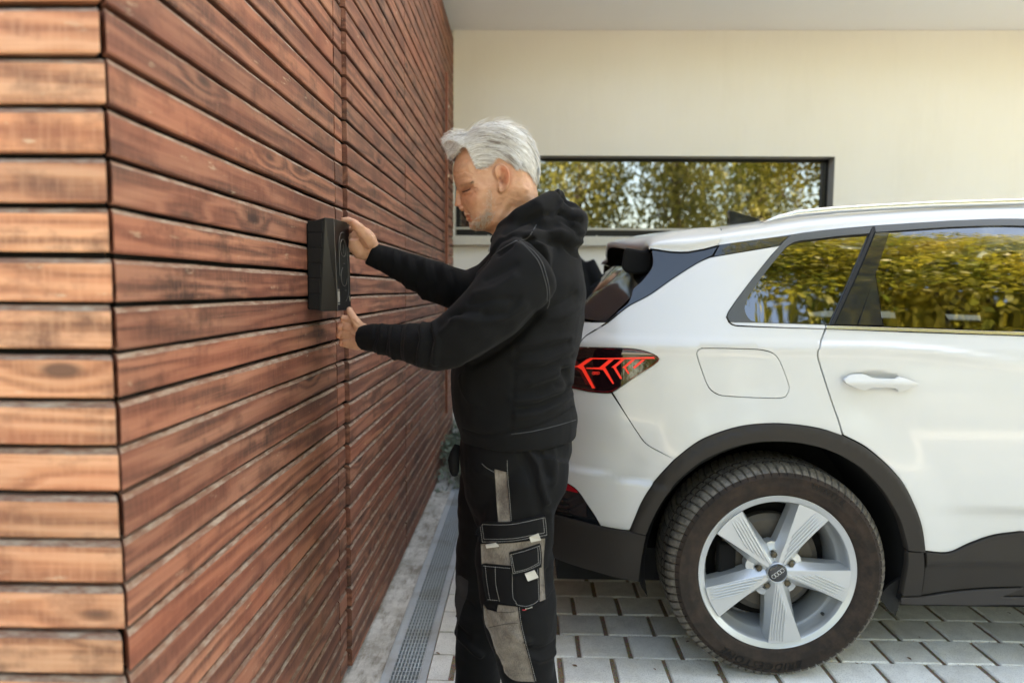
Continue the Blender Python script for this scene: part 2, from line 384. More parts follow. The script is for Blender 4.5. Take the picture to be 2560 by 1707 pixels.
# ---------------------------------------------------------------- timber building
tb = thing('timber_clad_building', 'red-brown building clad in horizontal timber planks with dark open joints, at left', 'building', (XW, .96, 0))
def plank_mesh(L, seed, H=.0612, th=.021, mitre=0, wm='wood'):
    rr = random.Random(seed); n = max(2, int(L/.12)); xs = [L*i/n for i in range(n+1)]; v = []
    for x in xs:
        a, b_ = rr.uniform(-.0009, .0009), rr.uniform(-.0012, .0012); c_ = rr.uniform(-.0006, .0006)
        v += [(x, 0, .001), (x, -th+.002, .0+c_), (x, -th, .003+c_), (x, -th+c_*.4, H-.0075+b_), (x, -th+.0055, H+a), (x, 0, H+a)]
    if mitre == 1: v = [(x+(th+y if x == xs[0] else 0), y, z) for x, y, z in v]
    if mitre == 2: v = [(x-(th+y if x == xs[-1] else 0), y, z) for x, y, z in v]
    f = []; mi = []
    for i in range(n):
        for k in range(6):
            a = i*6+k; b_ = i*6+(k+1) % 6; f.append((a, a+6, b_+6, b_)); mi.append(1 if k in (3, 4) else 0)
    f += [tuple(range(6)), tuple(n*6+k for k in range(5, -1, -1))]; mi += [0, 0]
    return mesh('plank', v, f, [M[wm], M['edge']], mi)
ZG, PZ, NR = .0116, .0691, 47
segs = [(.966, 2.094, 0.0), (2.097, 2.180, 0.001), (2.194, 3.232, .013), (3.238, 4.300, .013), (4.306, 5.360, .013)]
variants = {}
for si, (y0, y1, pr) in enumerate(segs):
    variants[si] = [plank_mesh(y1-y0, 100*si+k, mitre=1 if si == 0 else 0) for k in range(4)]
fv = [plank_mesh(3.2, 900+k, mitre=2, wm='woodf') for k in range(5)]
for k in range(NR-1):
    z = ZG+PZ*k+.005
    for si, (y0, y1, pr) in enumerate(segs):
        o = link('plank', random.choice(variants[si]), tb, (pr-.021+random.uniform(-.0012, .0012), y0-.96, z+random.uniform(-.0012, .0012)), (random.uniform(-.012, .012), 0, R(90)+random.uniform(-.0006, .0006)))
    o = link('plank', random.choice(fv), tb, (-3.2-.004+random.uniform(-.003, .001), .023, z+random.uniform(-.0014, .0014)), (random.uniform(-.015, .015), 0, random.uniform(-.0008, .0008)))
b = MB(); b.box(-3.4, -.030, .030, 4.40, -.05, 3.235); b.obj('backing_wall', M['backing'], tb)
b = MB()
for y in (.06, 1.2, 2.3, 3.35, 4.3): b.box(-.0295, -.0215, y-.02, y+.02, 0, 3.2)
b.obj('batten', M['backing'], tb)
# upright metal bar on the wall near the far end
bar = thing('wall_bar', 'thin upright red-brown metal bar screwed to the far end of the timber wall', 'bar', (-.560, 4.69, .42))
b = MB(); b.box(0.003, .022, -.020, .020, 0, 2.30); o = b.obj('bar', M['rust'], bar); bevel(o, .003)
for z in (.35, 1.02, 1.62, 2.08):
    v, f = lathe([(0, -.003), (.008, -.003), (.009, 0)], 10); link('screw', mesh('screw', v, f, M['screw'], smooth=True), bar, (.024, 0, z), (0, 0, R(90)))
# ---------------------------------------------------------------- rendered building
rb = thing('rendered_building', 'cream rendered house wall with overhanging ceiling and long dark-framed window behind the car', 'building', (0, 5.38, 0))
def plane_with_hole(x0, x1, z0, z1, hx0, hx1, hz0, hz1, y, dep, m):
    b = MB(); P = [(x0,y,z0),(x1,y,z0),(x1,y,z1),(x0,y,z1),(hx0,y,hz0),(hx1,y,hz0),(hx1,y,hz1),(hx0,y,hz1)]
    b.add(P, [(0,1,5,4),(1,2,6,5),(2,3,7,6),(3,0,4,7)], 0)
    q = [(hx0,y,hz0),(hx1,y,hz0),(hx1,y,hz1),(hx0,y,hz1)]; q2 = [(a, y+dep, c_) for a, _, c_ in q]
    b.add(q+q2, [(0,1,5,4),(1,2,6,5),(2,3,7,6),(3,0,4,7)], 1); return b
WX0, WX1, WZ0, WZ1 = -.566, 2.357, 1.695, 2.312
b = plane_with_hole(XW-.0, 9.2, -.06, 3.25, WX0, WX1, WZ0, WZ1, 0, .12, 0); b.obj('wall', [M['plaster'], M['reveal']], rb)
b = MB(); b.box(XW-3.4, 9.2, .30, 6.0, -.05, 3.25); b.box(-4.2, 12, -.93, 6, 3.42, 7.6); b.obj('upper_storey', M['plaster'], rb)
b = MB(); b.box(-4.2, 12, -.93, .30, 3.252, 3.419); b.obj('soffit', M['soffit'], rb)
b = MB(); b.box(XW-3.4, XW-.03, -.02, .29, 0, 3.25); b.box(9.15, 9.25, -.0, .29, 0, 3.25); b.obj('side_wall', M['plaster'], rb)
wn = link('window', None, rb, (0, .108, 0))
b = MB()
for (a, c_, d, e) in ((WX0, WX1, WZ1-.016, WZ1), (WX0, WX1, WZ0, WZ0+.058), (WX0, WX0+.035, WZ0+.058, WZ1-.022), (WX1-.022, WX1, WZ0+.058, WZ1-.016)):
    b.box(a+.001, c_-.001, .0, .05, d+.001, e-.001)
b.obj('frame', M['frame'], wn)
b = MB(); b.box(WX0+.03, WX1-.018, .022, .026, WZ0+.05, WZ1-.02); b.obj('pane', M['winglass'], wn)
b = MB(); b.box(WX0+.002, WX1-.002, -.012, -.002, WZ0+.058, WZ0+.072); b.obj('glazing_bead', M['sillm'], wn)
b = MB(); b.box(WX0, WX1, .2, .23, WZ0, WZ1); b.obj('room_dark', M['backing'], wn)
b = MB(); b.box(XW, WX1+.02, -.05, .012, WZ0-.052, WZ0-.004); b.box(XW, WX1+.02, -.056, -.0505, WZ0-.075, WZ0-.01)
for x in np.arange(-.3, 2.3, .42): b.box(x-.006, x+.006, -.052, -.03, WZ0-.003, WZ0+.004)
o = b.obj('sill', M['sillm'], rb); bevel(o, .002)
b = MB(); b.box(XW+.004, XW+.012, -.012, -.001, 0, 3.24); b.obj('edge_bead', M['sillm'], rb)
# grey-green plant at the end of the strip
def leafclump(name, center, rad, n, size, mat, parent=None, flat=1., droop=0, seed=0, loc=None):
    rs = np.random.RandomState(seed); c = np.array(center); p = rs.normal(size=(n, 3)); p /= np.linalg.norm(p, axis=1)[:,None]; p *= rs.uniform(.35, 1., (n, 1))**.5
    p = c+p*np.array(rad); a = rs.normal(size=(n, 3)); a[:,2] -= droop; a /= np.linalg.norm(a, axis=1)[:,None]; b_ = np.cross(a, rs.normal(size=(n, 3))); b_ /= np.linalg.norm(b_, axis=1)[:,None]
    s = size*rs.uniform(.6, 1.3, (n, 1)); q = [p-a*s, p+b_*s*.42*flat, p+a*s, p-b_*s*.42*flat]; V = np.stack(q, 1).reshape(-1, 3)
    F = np.arange(n*4).reshape(-1, 4); return V, F
pl = thing('ground_plant', 'low grey-green leafy plant at the far end of the concrete strip behind the man', 'plant', (-.37, 4.75, 0))
V = []; F = []; nn = 0
for k in range(26):
    c = (random.uniform(-.2, .24), random.uniform(-.42, .5), random.uniform(.02, .22)); v, f = leafclump('', c, (.12, .14, .11), 110, .022, None, seed=k, flat=1.3); V.append(v); F.append(f+nn); nn += len(v)
link('foliage', mesh('foliage', np.concatenate(V), np.concatenate(F), M['weed']), pl)
b = MB()
for k in range(30):
    x, y = random.uniform(-.2, .2), random.uniform(-.4, .45); b.tube([(x, y, -.01), (x+random.uniform(-.05, .05), y+random.uniform(-.05, .05), .2)], [.003, .001], 4)
b.obj('stem', M['trunk'], pl)
# ---------------------------------------------------------------- trees behind the camera (seen in the panes)
def tree(label, loc, H, crown, n, size, mat, seed, droop=0., trunk=.14, clumps=26):
    rs = random.Random(seed); t_ = thing('broadleaf_tree', label, 'tree', loc, 'trees across the yard, mirrored in the panes')
    cx, cy, cz, rx, ry, rz = crown; b = MB(); b.tube([(0, 0, -.2), (.05, 0, H*.3), (cx*.5, cy*.5, H*.6), (cx, cy, H*.9)], [trunk, trunk*.8, trunk*.5, trunk*.15], 9)
    for k in range(14):
        a = rs.uniform(0, 6.28); e = rs.uniform(.3, .9); z0 = H*rs.uniform(.3, .6)
        b.tube([(cx*.4*z0/H, cy*.4*z0/H, z0), (cx+rx*.5*math.cos(a)*e, cy+ry*.5*math.sin(a)*e, cz+rz*rs.uniform(-.5, .2)), (cx+rx*math.cos(a)*e, cy+ry*math.sin(a)*e, cz+rz*rs.uniform(-.3, .6))], [trunk*.4, trunk*.2, .01], 6)
    b.obj('trunk', M['trunk'], t_, True); V = []; F = []; nn = 0
    for k in range(clumps):
        a = rs.uniform(0, 6.28); u = rs.uniform(-1, 1); rr = rs.uniform(.45, 1); q = math.sqrt(1-u*u)
        c = (cx+rx*rr*q*math.cos(a), cy+ry*rr*q*math.sin(a), cz+rz*rr*u); s = rs.uniform(.22, .4)
        v, f = leafclump('', c, (rx*s, ry*s, rz*s*(1+droop)), n//clumps, size, None, seed=seed*100+k, flat=1.25, droop=droop); V.append(v); F.append(f+nn); nn += len(v)
    link('crown', mesh('crown', np.concatenate(V), np.concatenate(F), mat), t_)
    return t_
tree('tall yellow-green broadleaf tree whose canopy hangs over the parked car', (6.9, -3.7, 0), 8.6, (-.4, .4, 6.8, 3.9, 1.7, 3.4), 46000, .074, M['leaf'], 3, clumps=110)
tree('yellow-green broadleaf tree nearest to the yard on the right', (9.5, -3.5, 0), 7.5, (-.5, .2, 5.2, 3.0, 2.4, 2.6), 14000, .07, M['leaf'], 5, clumps=44)
for k, x in enumerate((-7.5, -4.2, -1.2, 1.6, 4.4, 7.6, 11.0)):
    lab = ['first willow-leaved tree at the left end of the far row', 'second willow-leaved tree in the far row', 'third willow-leaved tree in the far row, behind the camera', 'fourth willow-leaved tree in the far row, facing the house window', 'fifth willow-leaved tree in the far row, beside a gap of sky', 'sixth willow-leaved tree in the far row', 'last willow-leaved tree at the right end of the far row'][k]
    tree(lab, (x, -10.5+1.2*math.sin(k*2.1), 0), 8+k % 3, (0, 0, 4.2, 1.9, 1.7, 3.6), 9000, .085, M['leafd'], 20+k, droop=1.3, clumps=34)
# ---------------------------------------------------------------- car
def sstep(a,b,t):
    t=min(1.0,max(0.0,(t-a)/(b-a))); return t*t*(3-2*t)
_TZ=((-.2,.10),(.20,.062),(.30,.040),(.45,.016),(.62,.003),(.80,.001),(.95,.007),(1.04,.014),(1.095,.019),(1.115,.027),(1.17,.050),(1.24,.077),(1.34,.116),(1.44,.160),(1.50,.191),(1.56,.232),(1.62,.29),(1.8,.6))
def tz(z):
    p=_TZ
    for i in range(len(p)-1):
        if z<=p[i+1][0] or i==len(p)-2: break
    x0,y0=p[i]; x1,y1=p[i+1]
    def sl(k):
        if k<=0 or k>=len(p)-1: return 0 if k<=0 else 1.5
        return (p[k+1][1]-p[k-1][1])/(p[k+1][0]-p[k-1][0])
    h=x1-x0; t=min(1.2,max(-.2,(z-x0)/h)); m0=sl(i)*h; m1=sl(i+1)*h
    return (2*t**3-3*t*t+1)*y0+(t**3-2*t*t+t)*m0+(-2*t**3+3*t*t)*y1+(t**3-t*t)*m1
WX,WZ=.835,.365
def S(x,z):
    s=tz(z)
    if x<.80: s+=.085*((.80-x)/.62)**2
    if x<.34: s+=.15*((.34-x)/.34)**2
    if x>3.2: s+=.10*((x-3.2)/1.2)**2
    if x>4.0: s+=.25*((x-4.0)/.5)**2
    for wx in (WX,WX+2.764):
        r=((x-wx)**2+(z-WZ)**2)**.5
        s-=.012*(1-sstep(.45,.60,r))*sstep(1.05,.85,z) if False else .012*(1-sstep(.47,.62,r))
    # shoulder crease fading over the rear door
    zc=1.107-.07*sstep(1.1,1.9,x)
    a=.010*(1-sstep(1.25,1.85,x))*(1-sstep(3,4,x)) if x<3 else 0
    d=z-zc
    s-=a*(2.718281828**(-(d/.022)**2) if d<0 else 2.718281828**(-(d/.010)**2))
    # lower door crease (hollow under it)
    if x>1.25:
        g=sstep(1.25,1.6,x)*(1-sstep(2.9,3.2,x)); d=z-(.60-.02*(x-1.4))
        s+=g*.020*(sstep(.0,.05,-d))*(1-sstep(.10,.26,-d))
    # bumper corner crease
    if x<.62:
        d=z-(.665-.10*(x-.12)); g=1-sstep(.30,.55,x)
        s+=g*.022*sstep(0,.015,d)*(1-sstep(.06,.22,d))
    return s

CY = 3.13
t = NT('white_paint'); c = t.coord()
M['paint'] = t.fin((.52, .525, .515), .35, Coat_Weight=.7, Coat_Roughness=.07, Specular_IOR_Level=.5)
M['gloss'] = NT('gloss_black_trim').fin((.012, .014, .017), .05, IOR=1.62)
M['trimgrey'] = simple('satin_grey_trim', (.055, .058, .056), .38, .08, 200)
M['clad'] = simple('grey_plastic_cladding', (.021, .0175, .0145), .55, .12, 700, .25)
M['clad2'] = simple('lower_sill_plastic', (.036, .032, .030), .5, .1, 700, .25)
M['rubber'] = simple('black_rubber', (.010, .010, .010), .6)
M['chrome'] = NT('bright_trim').fin((.66, .67, .66), .22, Metallic=.9)
M['dark'] = simple('wheel_well_black', (.006, .006, .006), .95)
M['alloy'] = NT('silver_alloy').fin((.46, .48, .49), .36, Metallic=.55, Coat_Weight=.5, Coat_Roughness=.12)
t = NT('tyre_rubber'); c = t.coord(); n = t.noise(c, 22, 5, .7); n2 = t.noise(c, 300, 2)
cc = t.mix(t.ramp(n, [(.40, 0), (.66, 1)]), (.015, .0105, .008), (.036, .023, .016)); t.bump(n2, .25, .0008); M['tyre'] = t.fin(cc, .68, Specular_IOR_Level=.25)
t = NT('tyre_tread'); c = t.coord(); n = t.noise(c, 60, 5, .7)
M['tread'] = t.fin(t.mix(t.ramp(n, [(.35, 0), (.7, 1)]), (.045, .040, .034), (.17, .15, .12)), .5)  # tread lightened in colour to imitate sky light on the blocks
M['tlet'] = simple('raised_tyre_lettering', (.0035, .0035, .0035), .5)
M['disc'] = simple('brake_disc', (.075, .066, .055), .5, .3, 20, Metallic=.5)
M['bolt'] = simple('wheel_bolt', (.10, .085, .06), .4, .3, 60, Metallic=.8)
t = NT('red_lamp_strip'); M['redlit'] = t.fin((.62, .018, .012), .4, Emission_Color=(1., .05, .03, 1), Emission_Strength=.055)
M['redlens'] = NT('dark_red_lens').fin((.09, .004, .006), .05, Coat_Weight=1., Coat_Roughness=.01)
M['lens'] = NT('smoked_lamp_body').fin((.010, .003, .004), .04, Coat_Weight=1., Coat_Roughness=.01)
M['refl'] = NT('red_reflector').fin((.30, .004, .012), .15)
M['seat'] = simple('interior_fabric', (.05, .05, .05), .8)
car = thing('parked_car', 'white estate-like SUV with grey wheel-arch cladding, parked sideways behind the man', 'car', (WX, CY, 0))
def car_fy(x, z): return 2.2+S(x, z)
def cp(p): return [(a, b) for a, b in p]
NEAR = []
def panel(name, outl, mats, parent=None, holes=(), step=.03, rim=.014, gap=.0016, off=0, fy=car_fy, sm=True, corner=38, st=.012, rmi=0):
    if sm: outl = smoothpoly(outl, st, corner); holes = [smoothpoly(h, st, corner) for h in holes]
    o = sheet(name, outl, fy, mats, parent or car, holes, step, rim, gap, off, rmi, CY)
    if parent is None or parent is car: pass
    for v in o.data.vertices: v.co.x -= WX
    NEAR.append(o); return o
# --- outlines in (x, z), metres
dpil_low = ((0.6252,1.401),(0.6141,1.395),(0.5811,1.378),(0.497,1.326),(0.4141,1.267),(0.3426,1.227),(0.2747,1.172),)
quarter_top = ((0.6354,1.397),(0.8627,1.437),(0.8172,1.391),(0.7346,1.297),(0.669,1.214),(0.6599,1.195),(0.6662,1.179),(0.6746,1.172),(0.6948,1.167),(0.9763,1.161),)
seam_d = ((0.9763,1.161),(0.9415,1.092),(0.9415,1.077),(0.9481,1.052),(0.9678,0.9909),(0.9953,0.9079),(1.008,0.8699),(1.022,0.8204),)
arch_out = ((1.021,0.8223),(0.9544,0.8416),(0.88,0.8536),(0.7981,0.8578),(0.71,0.8493),(0.6416,0.8299),(0.5755,0.8003),(0.5321,0.7683),(0.4902,0.7287),(0.4485,0.6755),(0.4103,0.6197),(0.3885,0.5755),(0.3719,0.5282),(0.3556,0.4758),)
arch_out_r = ((1.31,0.4362),(1.286,0.5347),(1.248,0.6208),(1.215,0.6735),(1.173,0.7191),(1.131,0.7566),(1.088,0.7886),(1.021,0.8223),)
arch_in = ((1.257,0.2786),(1.256,0.3265),(1.255,0.4123),(1.24,0.4795),(1.212,0.553),(1.158,0.638),(1.116,0.685),(1.07,0.725),(0.9806,0.7724),(0.8767,0.798),(0.7951,0.8014),(0.7293,0.7958),(0.6739,0.7816),(0.6234,0.7605),(0.5739,0.7325),(0.5311,0.6961),(0.4898,0.6495),(0.438,0.5598),(0.4049,0.4712),)
bump_seam = ((0.2891,0.9412),(0.3361,0.8673),(0.3736,0.811),(0.403,0.7736),(0.4496,0.7489),(0.4937,0.7303),)
flap = ((0.5569,1.079),(0.5602,1.089),(0.571,1.095),(0.7336,1.095),(0.7727,1.091),(0.8015,1.081),(0.8184,1.063),(0.8316,1.035),(0.842,1.008),(0.8532,0.9723),(0.8498,0.9565),(0.8403,0.9428),(0.8226,0.9375),(0.6399,0.9425),(0.6166,0.9511),(0.5971,0.9682),(0.5811,1.004),)
tail = ((0.1139,1.083),(0.1804,1.086),(0.2745,1.089),(0.3444,1.089),(0.3871,1.083),(0.4155,1.074),(0.4341,1.064),(0.4388,1.057),(0.4338,1.048),(0.4136,1.032),(0.3653,0.9979),(0.2898,0.9433),(0.2726,0.939),(0.2221,0.9383),(0.1617,0.9438),(0.1099,0.9483),)
# rear quarter (white)
q = list(dpil_low[::-1])[0:0]
quart = [(p[0], p[1]) for p in (((0.2746,1.169),(0.3424,1.224),(0.4139,1.264),(0.4968,1.322),(0.5808,1.375),(0.6247,1.395),))]
quart += list(quarter_top)+list(seam_d[1:])+[tuple(p) for p in arch_out[1:9]]
quart += list(((0.4496,0.7489),(0.403,0.7736),(0.3736,0.811),(0.3361,0.8673),(0.2904,0.9413),))+list(((0.3653,0.9979),(0.4136,1.032),(0.4338,1.048),(0.4388,1.057),(0.4341,1.064),(0.4155,1.074),(0.3871,1.083),(0.3444,1.089),(0.2745,1.089),(0.181,1.086),(0.1871,1.103),(0.2037,1.123),))
qp = panel('rear_quarter_panel', quart, M['paint'], holes=[flap], step=.022, st=.012)
fl = panel('charging_flap', flap, M['paint'], step=.03)
# tailgate side corner
tg = list(((0.2038,1.124),(0.1859,1.104),(0.1797,1.088),(0.1139,1.085),(0.1089,1.168),(0.2734,1.172),))
panel('tailgate', tg, M['paint'], step=.02, corner=20)
# bumper (white part)
bp = list(((0.1618,0.9424),(0.2221,0.9366),(0.2726,0.9368),(0.2879,0.9385),(0.3361,0.8673),(0.3736,0.811),(0.403,0.7736),(0.4496,0.7489),(0.4937,0.7303),))+list(((0.4902,0.7287),(0.4485,0.6755),(0.4103,0.6197),(0.3885,0.5755),(0.3719,0.5282),(0.3543,0.4771),(0.3106,0.4775),(0.2613,0.4788),(0.2375,0.5172),(0.2147,0.5479),(0.1945,0.5767),(0.1737,0.5972),(0.1477,0.6083),(0.1159,0.6147),(0.0415,0.606),(0.0329,0.7598),(0.0662,0.9376),))
panel('rear_bumper', bp, M['paint'], step=.02)
rf = list(((0.0416,0.6019),(0.1161,0.6122),(0.1479,0.6051),(0.174,0.5939),(0.1908,0.579),(0.1617,0.5787),(0.1077,0.582),(0.0418,0.5778),))
panel('reflector', rf, M['refl'], step=.03, off=.004)
gl_ = list(((0.0272,0.6009),(0.1165,0.61),(0.1484,0.6028),(0.1746,0.5916),(0.1955,0.5717),(0.2158,0.5421),(0.2388,0.5105),(0.2633,0.4691),(0.1817,0.468),(0.0287,0.4637),))
panel('bumper_vent', gl_, M['gloss'], step=.03, off=.012, gap=0)
vb = MB()
for k in range(4):
    P = ((0.0351,0.5345),(0.1465,0.5429),(0.0354,0.513),(0.1535,0.5256),(0.0356,0.4914),(0.1592,0.508),(0.0359,0.4712),(0.1649,0.4917),)
    a, b_ = P[2*k], P[2*k+1]; vb.tube([(a[0]-WX, car_fy(*a)+.006-CY, a[1]), (b_[0]-WX, car_fy(*b_)+.006-CY, b_[1])], .003, 6)
vb.obj('vent_slat', M['rubber'], car)
lowc = list(((0.0283,0.4774),(0.0977,0.4841),(0.1798,0.4858),(0.2602,0.4801),(0.3093,0.4788),(0.3528,0.4778),(0.4064,0.4693),(0.4003,0.4192),(0.3942,0.3568),(0.3909,0.293),(0.3763,0.2949),(0.2559,0.3053),(0.1531,0.3098),(0.095,0.3129),(0.0302,0.3095),))
def clad_fy(x, z):
    zz = .455-.05*(x-.3); d = z-(zz); lip = .012*(1-sstep(-.018, .0, d)) if False else 0
    return car_fy(x, z)-.012-.010*sstep(.02, -.01, z-(.46-.12*(x-.2)))*0+.020*sstep(.345, .24, z+.10*(x-.2))-.006*sstep(.47, .50, z+.10*(x-.2))
panel('bumper_cladding', lowc, M['clad'], step=.02, fy=clad_fy)
# wheel arch cladding
ao = list(((0.3556,0.4758),(0.3719,0.5282),(0.3885,0.5755),(0.4103,0.6197),(0.4485,0.6755),(0.4902,0.7287),(0.5321,0.7683),(0.5755,0.8003),(0.6416,0.8299),(0.71,0.8493),(0.7981,0.8578),(0.88,0.8536),(0.9544,0.8416),(1.021,0.8223),(1.088,0.7886),(1.131,0.7566),(1.173,0.7191),(1.215,0.6735),(1.248,0.6208),(1.286,0.5347),(1.31,0.4376),))
ac = ao+[tuple(p) for p in ((1.251,0.4434),)]+[tuple(p) for p in arch_in[3:]]
def arch_fy(x, z):
    r = math.hypot(x-WX, z-WZ); return car_fy(x, z)-.016+.010*sstep(.475, .50, r)
panel('arch_cladding', ac, M['clad'], step=.018, fy=arch_fy, rim=.035)
low2 = list(((1.252,0.4392),(1.303,0.4383),(1.309,0.4101),(1.315,0.3671),(1.319,0.2795),(1.257,0.277),(1.256,0.3265),(1.257,0.3952),))
panel('arch_cladding_foot', low2, M['clad'], step=.02, fy=lambda x, z: car_fy(x, z)-.014, rim=.03)
# sill cladding, running forward under the doors
XF0 = 3.05
sl_ = list(((1.313,0.4364),(1.396,0.4295),(1.469,0.4583),(1.539,0.4836),(1.609,0.4959),(1.645,0.4992),))+[(1.75, .462), (2.0, .452), (2.4, .425), (2.85, .385), (3.03, .37), (3.02, .262), (2.4, .274), (1.9, .276), (1.6, .272)]+list(((1.662,0.3089),(1.522,0.301),(1.417,0.2876),(1.328,0.2751),(1.324,0.3635),(1.319,0.4067),))
def sill_fy(x, z): return car_fy(x, z)-.010+.012*sstep(.395, .37, z)
panel('sill_cladding', sl_, M['clad'], step=.022, fy=sill_fy, corner=30)
sl2 = list(((1.258,0.2692),(1.332,0.2698),(1.421,0.2824),(1.525,0.2961),(1.666,0.3048),))+[(1.6, .270), (1.9, .273), (2.4, .271), (3.02, .259), (3.02, .225), (1.7, .228)]+list(((1.681,0.2384),(1.47,0.2341),(1.264,0.2411),))
panel('lower_sill', sl2, M['clad2'], step=.03, fy=lambda x, z: car_fy(x, z)-.003, corner=30)
mf = MB(); P = ((1.232,0.2975),(1.276,0.3289),(1.279,0.2594),(1.261,0.1919),(1.242,0.2028),(1.202,0.258),)
mf.add([(a-WX, 2.26-CY, b_) for a, b_ in P]+[(a-WX, 2.27-CY, b_) for a, b_ in P], [(0,1,2,3,4,5), (11,10,9,8,7,6)]+[(i, (i+1) % 6, 6+(i+1) % 6, 6+i)[::-1] for i in range(6)])
mf.obj('mud_flap', M['rubber'], car)
# doors
def door_fy(x, z):
    r = math.hypot((x-hcx-.004)/.084, (z-hcz-.004)/.027); return car_fy(x, z)+.016*sstep(1.12, .45, r)
hd = list(((1.017,1.002),(1.038,1.015),(1.057,1.019),(1.085,1.019),(1.096,1.015),(1.107,1.009),(1.181,1.007),(1.193,1.013),(1.249,0.9947),(1.248,0.9877),(1.197,0.9642),(1.183,0.9762),(1.107,0.9773),(1.095,0.9733),(1.085,0.9675),(1.023,0.9917),))
hcx = sum(p[0] for p in hd)/len(hd); hcz = sum(p[1] for p in hd)/len(hd)
rd = list(((0.9802,1.161),(1.28,1.152),(1.612,1.144),))+[(1.75, 1.137), (2.02, 1.135), (2.06, 1.0), (2.05, .7), (2.02, .456), (1.75, .464)]+list(((1.647,0.4999),(1.611,0.4972),(1.542,0.4856),(1.471,0.4608),(1.399,0.4312),(1.312,0.439),(1.288,0.5346),(1.25,0.6208),(1.217,0.6749),(1.175,0.7211),(1.134,0.7579),(1.09,0.7906),(1.025,0.8229),(1.011,0.8699),(0.9978,0.9079),(0.9704,0.9909),(0.9507,1.052),(0.9444,1.077),(0.9441,1.092),))
panel('rear_door', rd, M['paint'], step=.013, corner=30, fy=door_fy)
fd = [(2.024, 1.135), (2.6, 1.125), (3.0, 1.11), (3.02, .9), (3.01, .6), (3.03, .375), (2.85, .388), (2.4, .428), (2.024, .455), (2.054, .7), (2.064, 1.0)]
panel('front_door', fd, M['paint'], step=.04, corner=30)
xf = WX+2.764
fen = [(3.004, 1.108), (3.5, 1.06), (4.0, .98), (4.35, .86), (4.44, .72), (4.46, .5), (4.42, .3)]+[(xf+.445*math.cos(a), WZ+.445*math.sin(a)) for a in np.linspace(-.15, math.pi*1.02, 14)]+[(3.034, .37), (3.014, .6), (3.024, .9)]
panel('front_wing', fen, M['paint'], step=.04, corner=45)
# glazing
tr_out = list(((0.7668,1.178),(0.7023,1.179),(0.6753,1.179),(0.6668,1.185),(0.6621,1.199),(0.6704,1.215),(0.736,1.299),(0.8187,1.392),(0.8651,1.44),(0.8763,1.452),(0.9118,1.476),(1.006,1.49),(1.074,1.497),(1.187,1.507),(1.17,1.484),(0.9923,1.175),(0.8965,1.176),))
qg = list(((0.7522,1.181),(0.7372,1.187),(0.7277,1.197),(0.7213,1.213),(0.7207,1.228),(0.7331,1.259),(0.7932,1.337),(0.8735,1.425),(0.8917,1.44),(0.9191,1.452),(1.002,1.463),(1.071,1.472),(1.168,1.481),(0.9964,1.176),))
panel('quarter_window_trim', tr_out, M['trimgrey'], holes=[qg], step=.02, gap=.0005, off=-.004)
panel('quarter_glass', qg, M['carglass'], step=.04, rim=.002, gap=-.003, off=.006, corner=45)
# rubber pillar seal
ps = list(((1.188,1.507),(1.199,1.507),(1.193,1.495),(1.007,1.175),(0.9936,1.175),))
panel('pillar_seal', ps, M['rubber'], step=.03, off=-.001, gap=0)
# door frame trim and glass
dt = list(((1.194,1.508),(1.476,1.53),(1.712,1.537),))+[(1.75, 1.520), (2.02, 1.518), (2.10, 1.512), (2.5, 1.478), (2.9, 1.36), (3.0, 1.28), (2.95, 1.27), (2.80, 1.35), (2.45, 1.447), (2.1, 1.484), (1.75, 1.497)]+list(((1.702,1.512),(1.468,1.507),(1.242,1.49),(1.192,1.486),))
panel('window_frame_trim', dt, M['trimgrey'], step=.03, off=-.003, gap=0, corner=30)
ap1 = list(((1.192,1.485),(1.242,1.49),(1.082,1.174),(1.009,1.175),))
panel('pillar_trim', ap1, M['gloss'], step=.03, off=.0005, gap=.001, corner=10)
ap2 = list(((1.166,1.345),(1.167,1.173),(1.085,1.174),))
panel('pillar_trim', ap2, M['gloss'], step=.03, off=.0015, gap=.001, corner=10)
dg = list(((1.242,1.492),(1.471,1.508),(1.705,1.513),))+[(1.75, 1.498), (2.03, 1.493), (2.02, 1.17), (1.75, 1.172)]+list(((1.618,1.159),(1.414,1.167),(1.171,1.173),(1.17,1.347),))
panel('rear_door_glass', dg, M['carglass'], step=.04, rim=.002, gap=-.002, off=.004, corner=10)
panel('pillar_trim', [(2.03, 1.495), (2.11, 1.485), (2.11, 1.17), (2.02, 1.17)], M['gloss'], step=.04, off=.001, gap=.001, corner=10)
panel('front_door_glass', [(2.11, 1.484), (2.45, 1.449), (2.80, 1.352), (2.97, 1.27), (3.06, 1.14), (2.11, 1.165)], M['carglass'], step=.05, rim=.002, gap=0, off=.004, corner=20)
# bright belt line
bl = list(((0.6712,1.179),(0.6878,1.171),(0.9752,1.162),))+list(((0.9766,1.173),(0.7657,1.178),(0.6731,1.179),))
panel('belt_trim', bl, M['paint'], step=.03, off=-.003, gap=0, corner=30)
b2 = list(((0.9803,1.172),(1.281,1.165),(1.613,1.157),))+[(1.75, 1.163), (2.4, 1.158), (3.04, 1.135), (3.04, 1.122), (2.4, 1.145), (1.75, 1.149)]+list(((1.61,1.147),(1.279,1.155),(0.979,1.162),))
panel('belt_trim', b2, M['chrome'], step=.03, off=-.005, gap=0, corner=30)
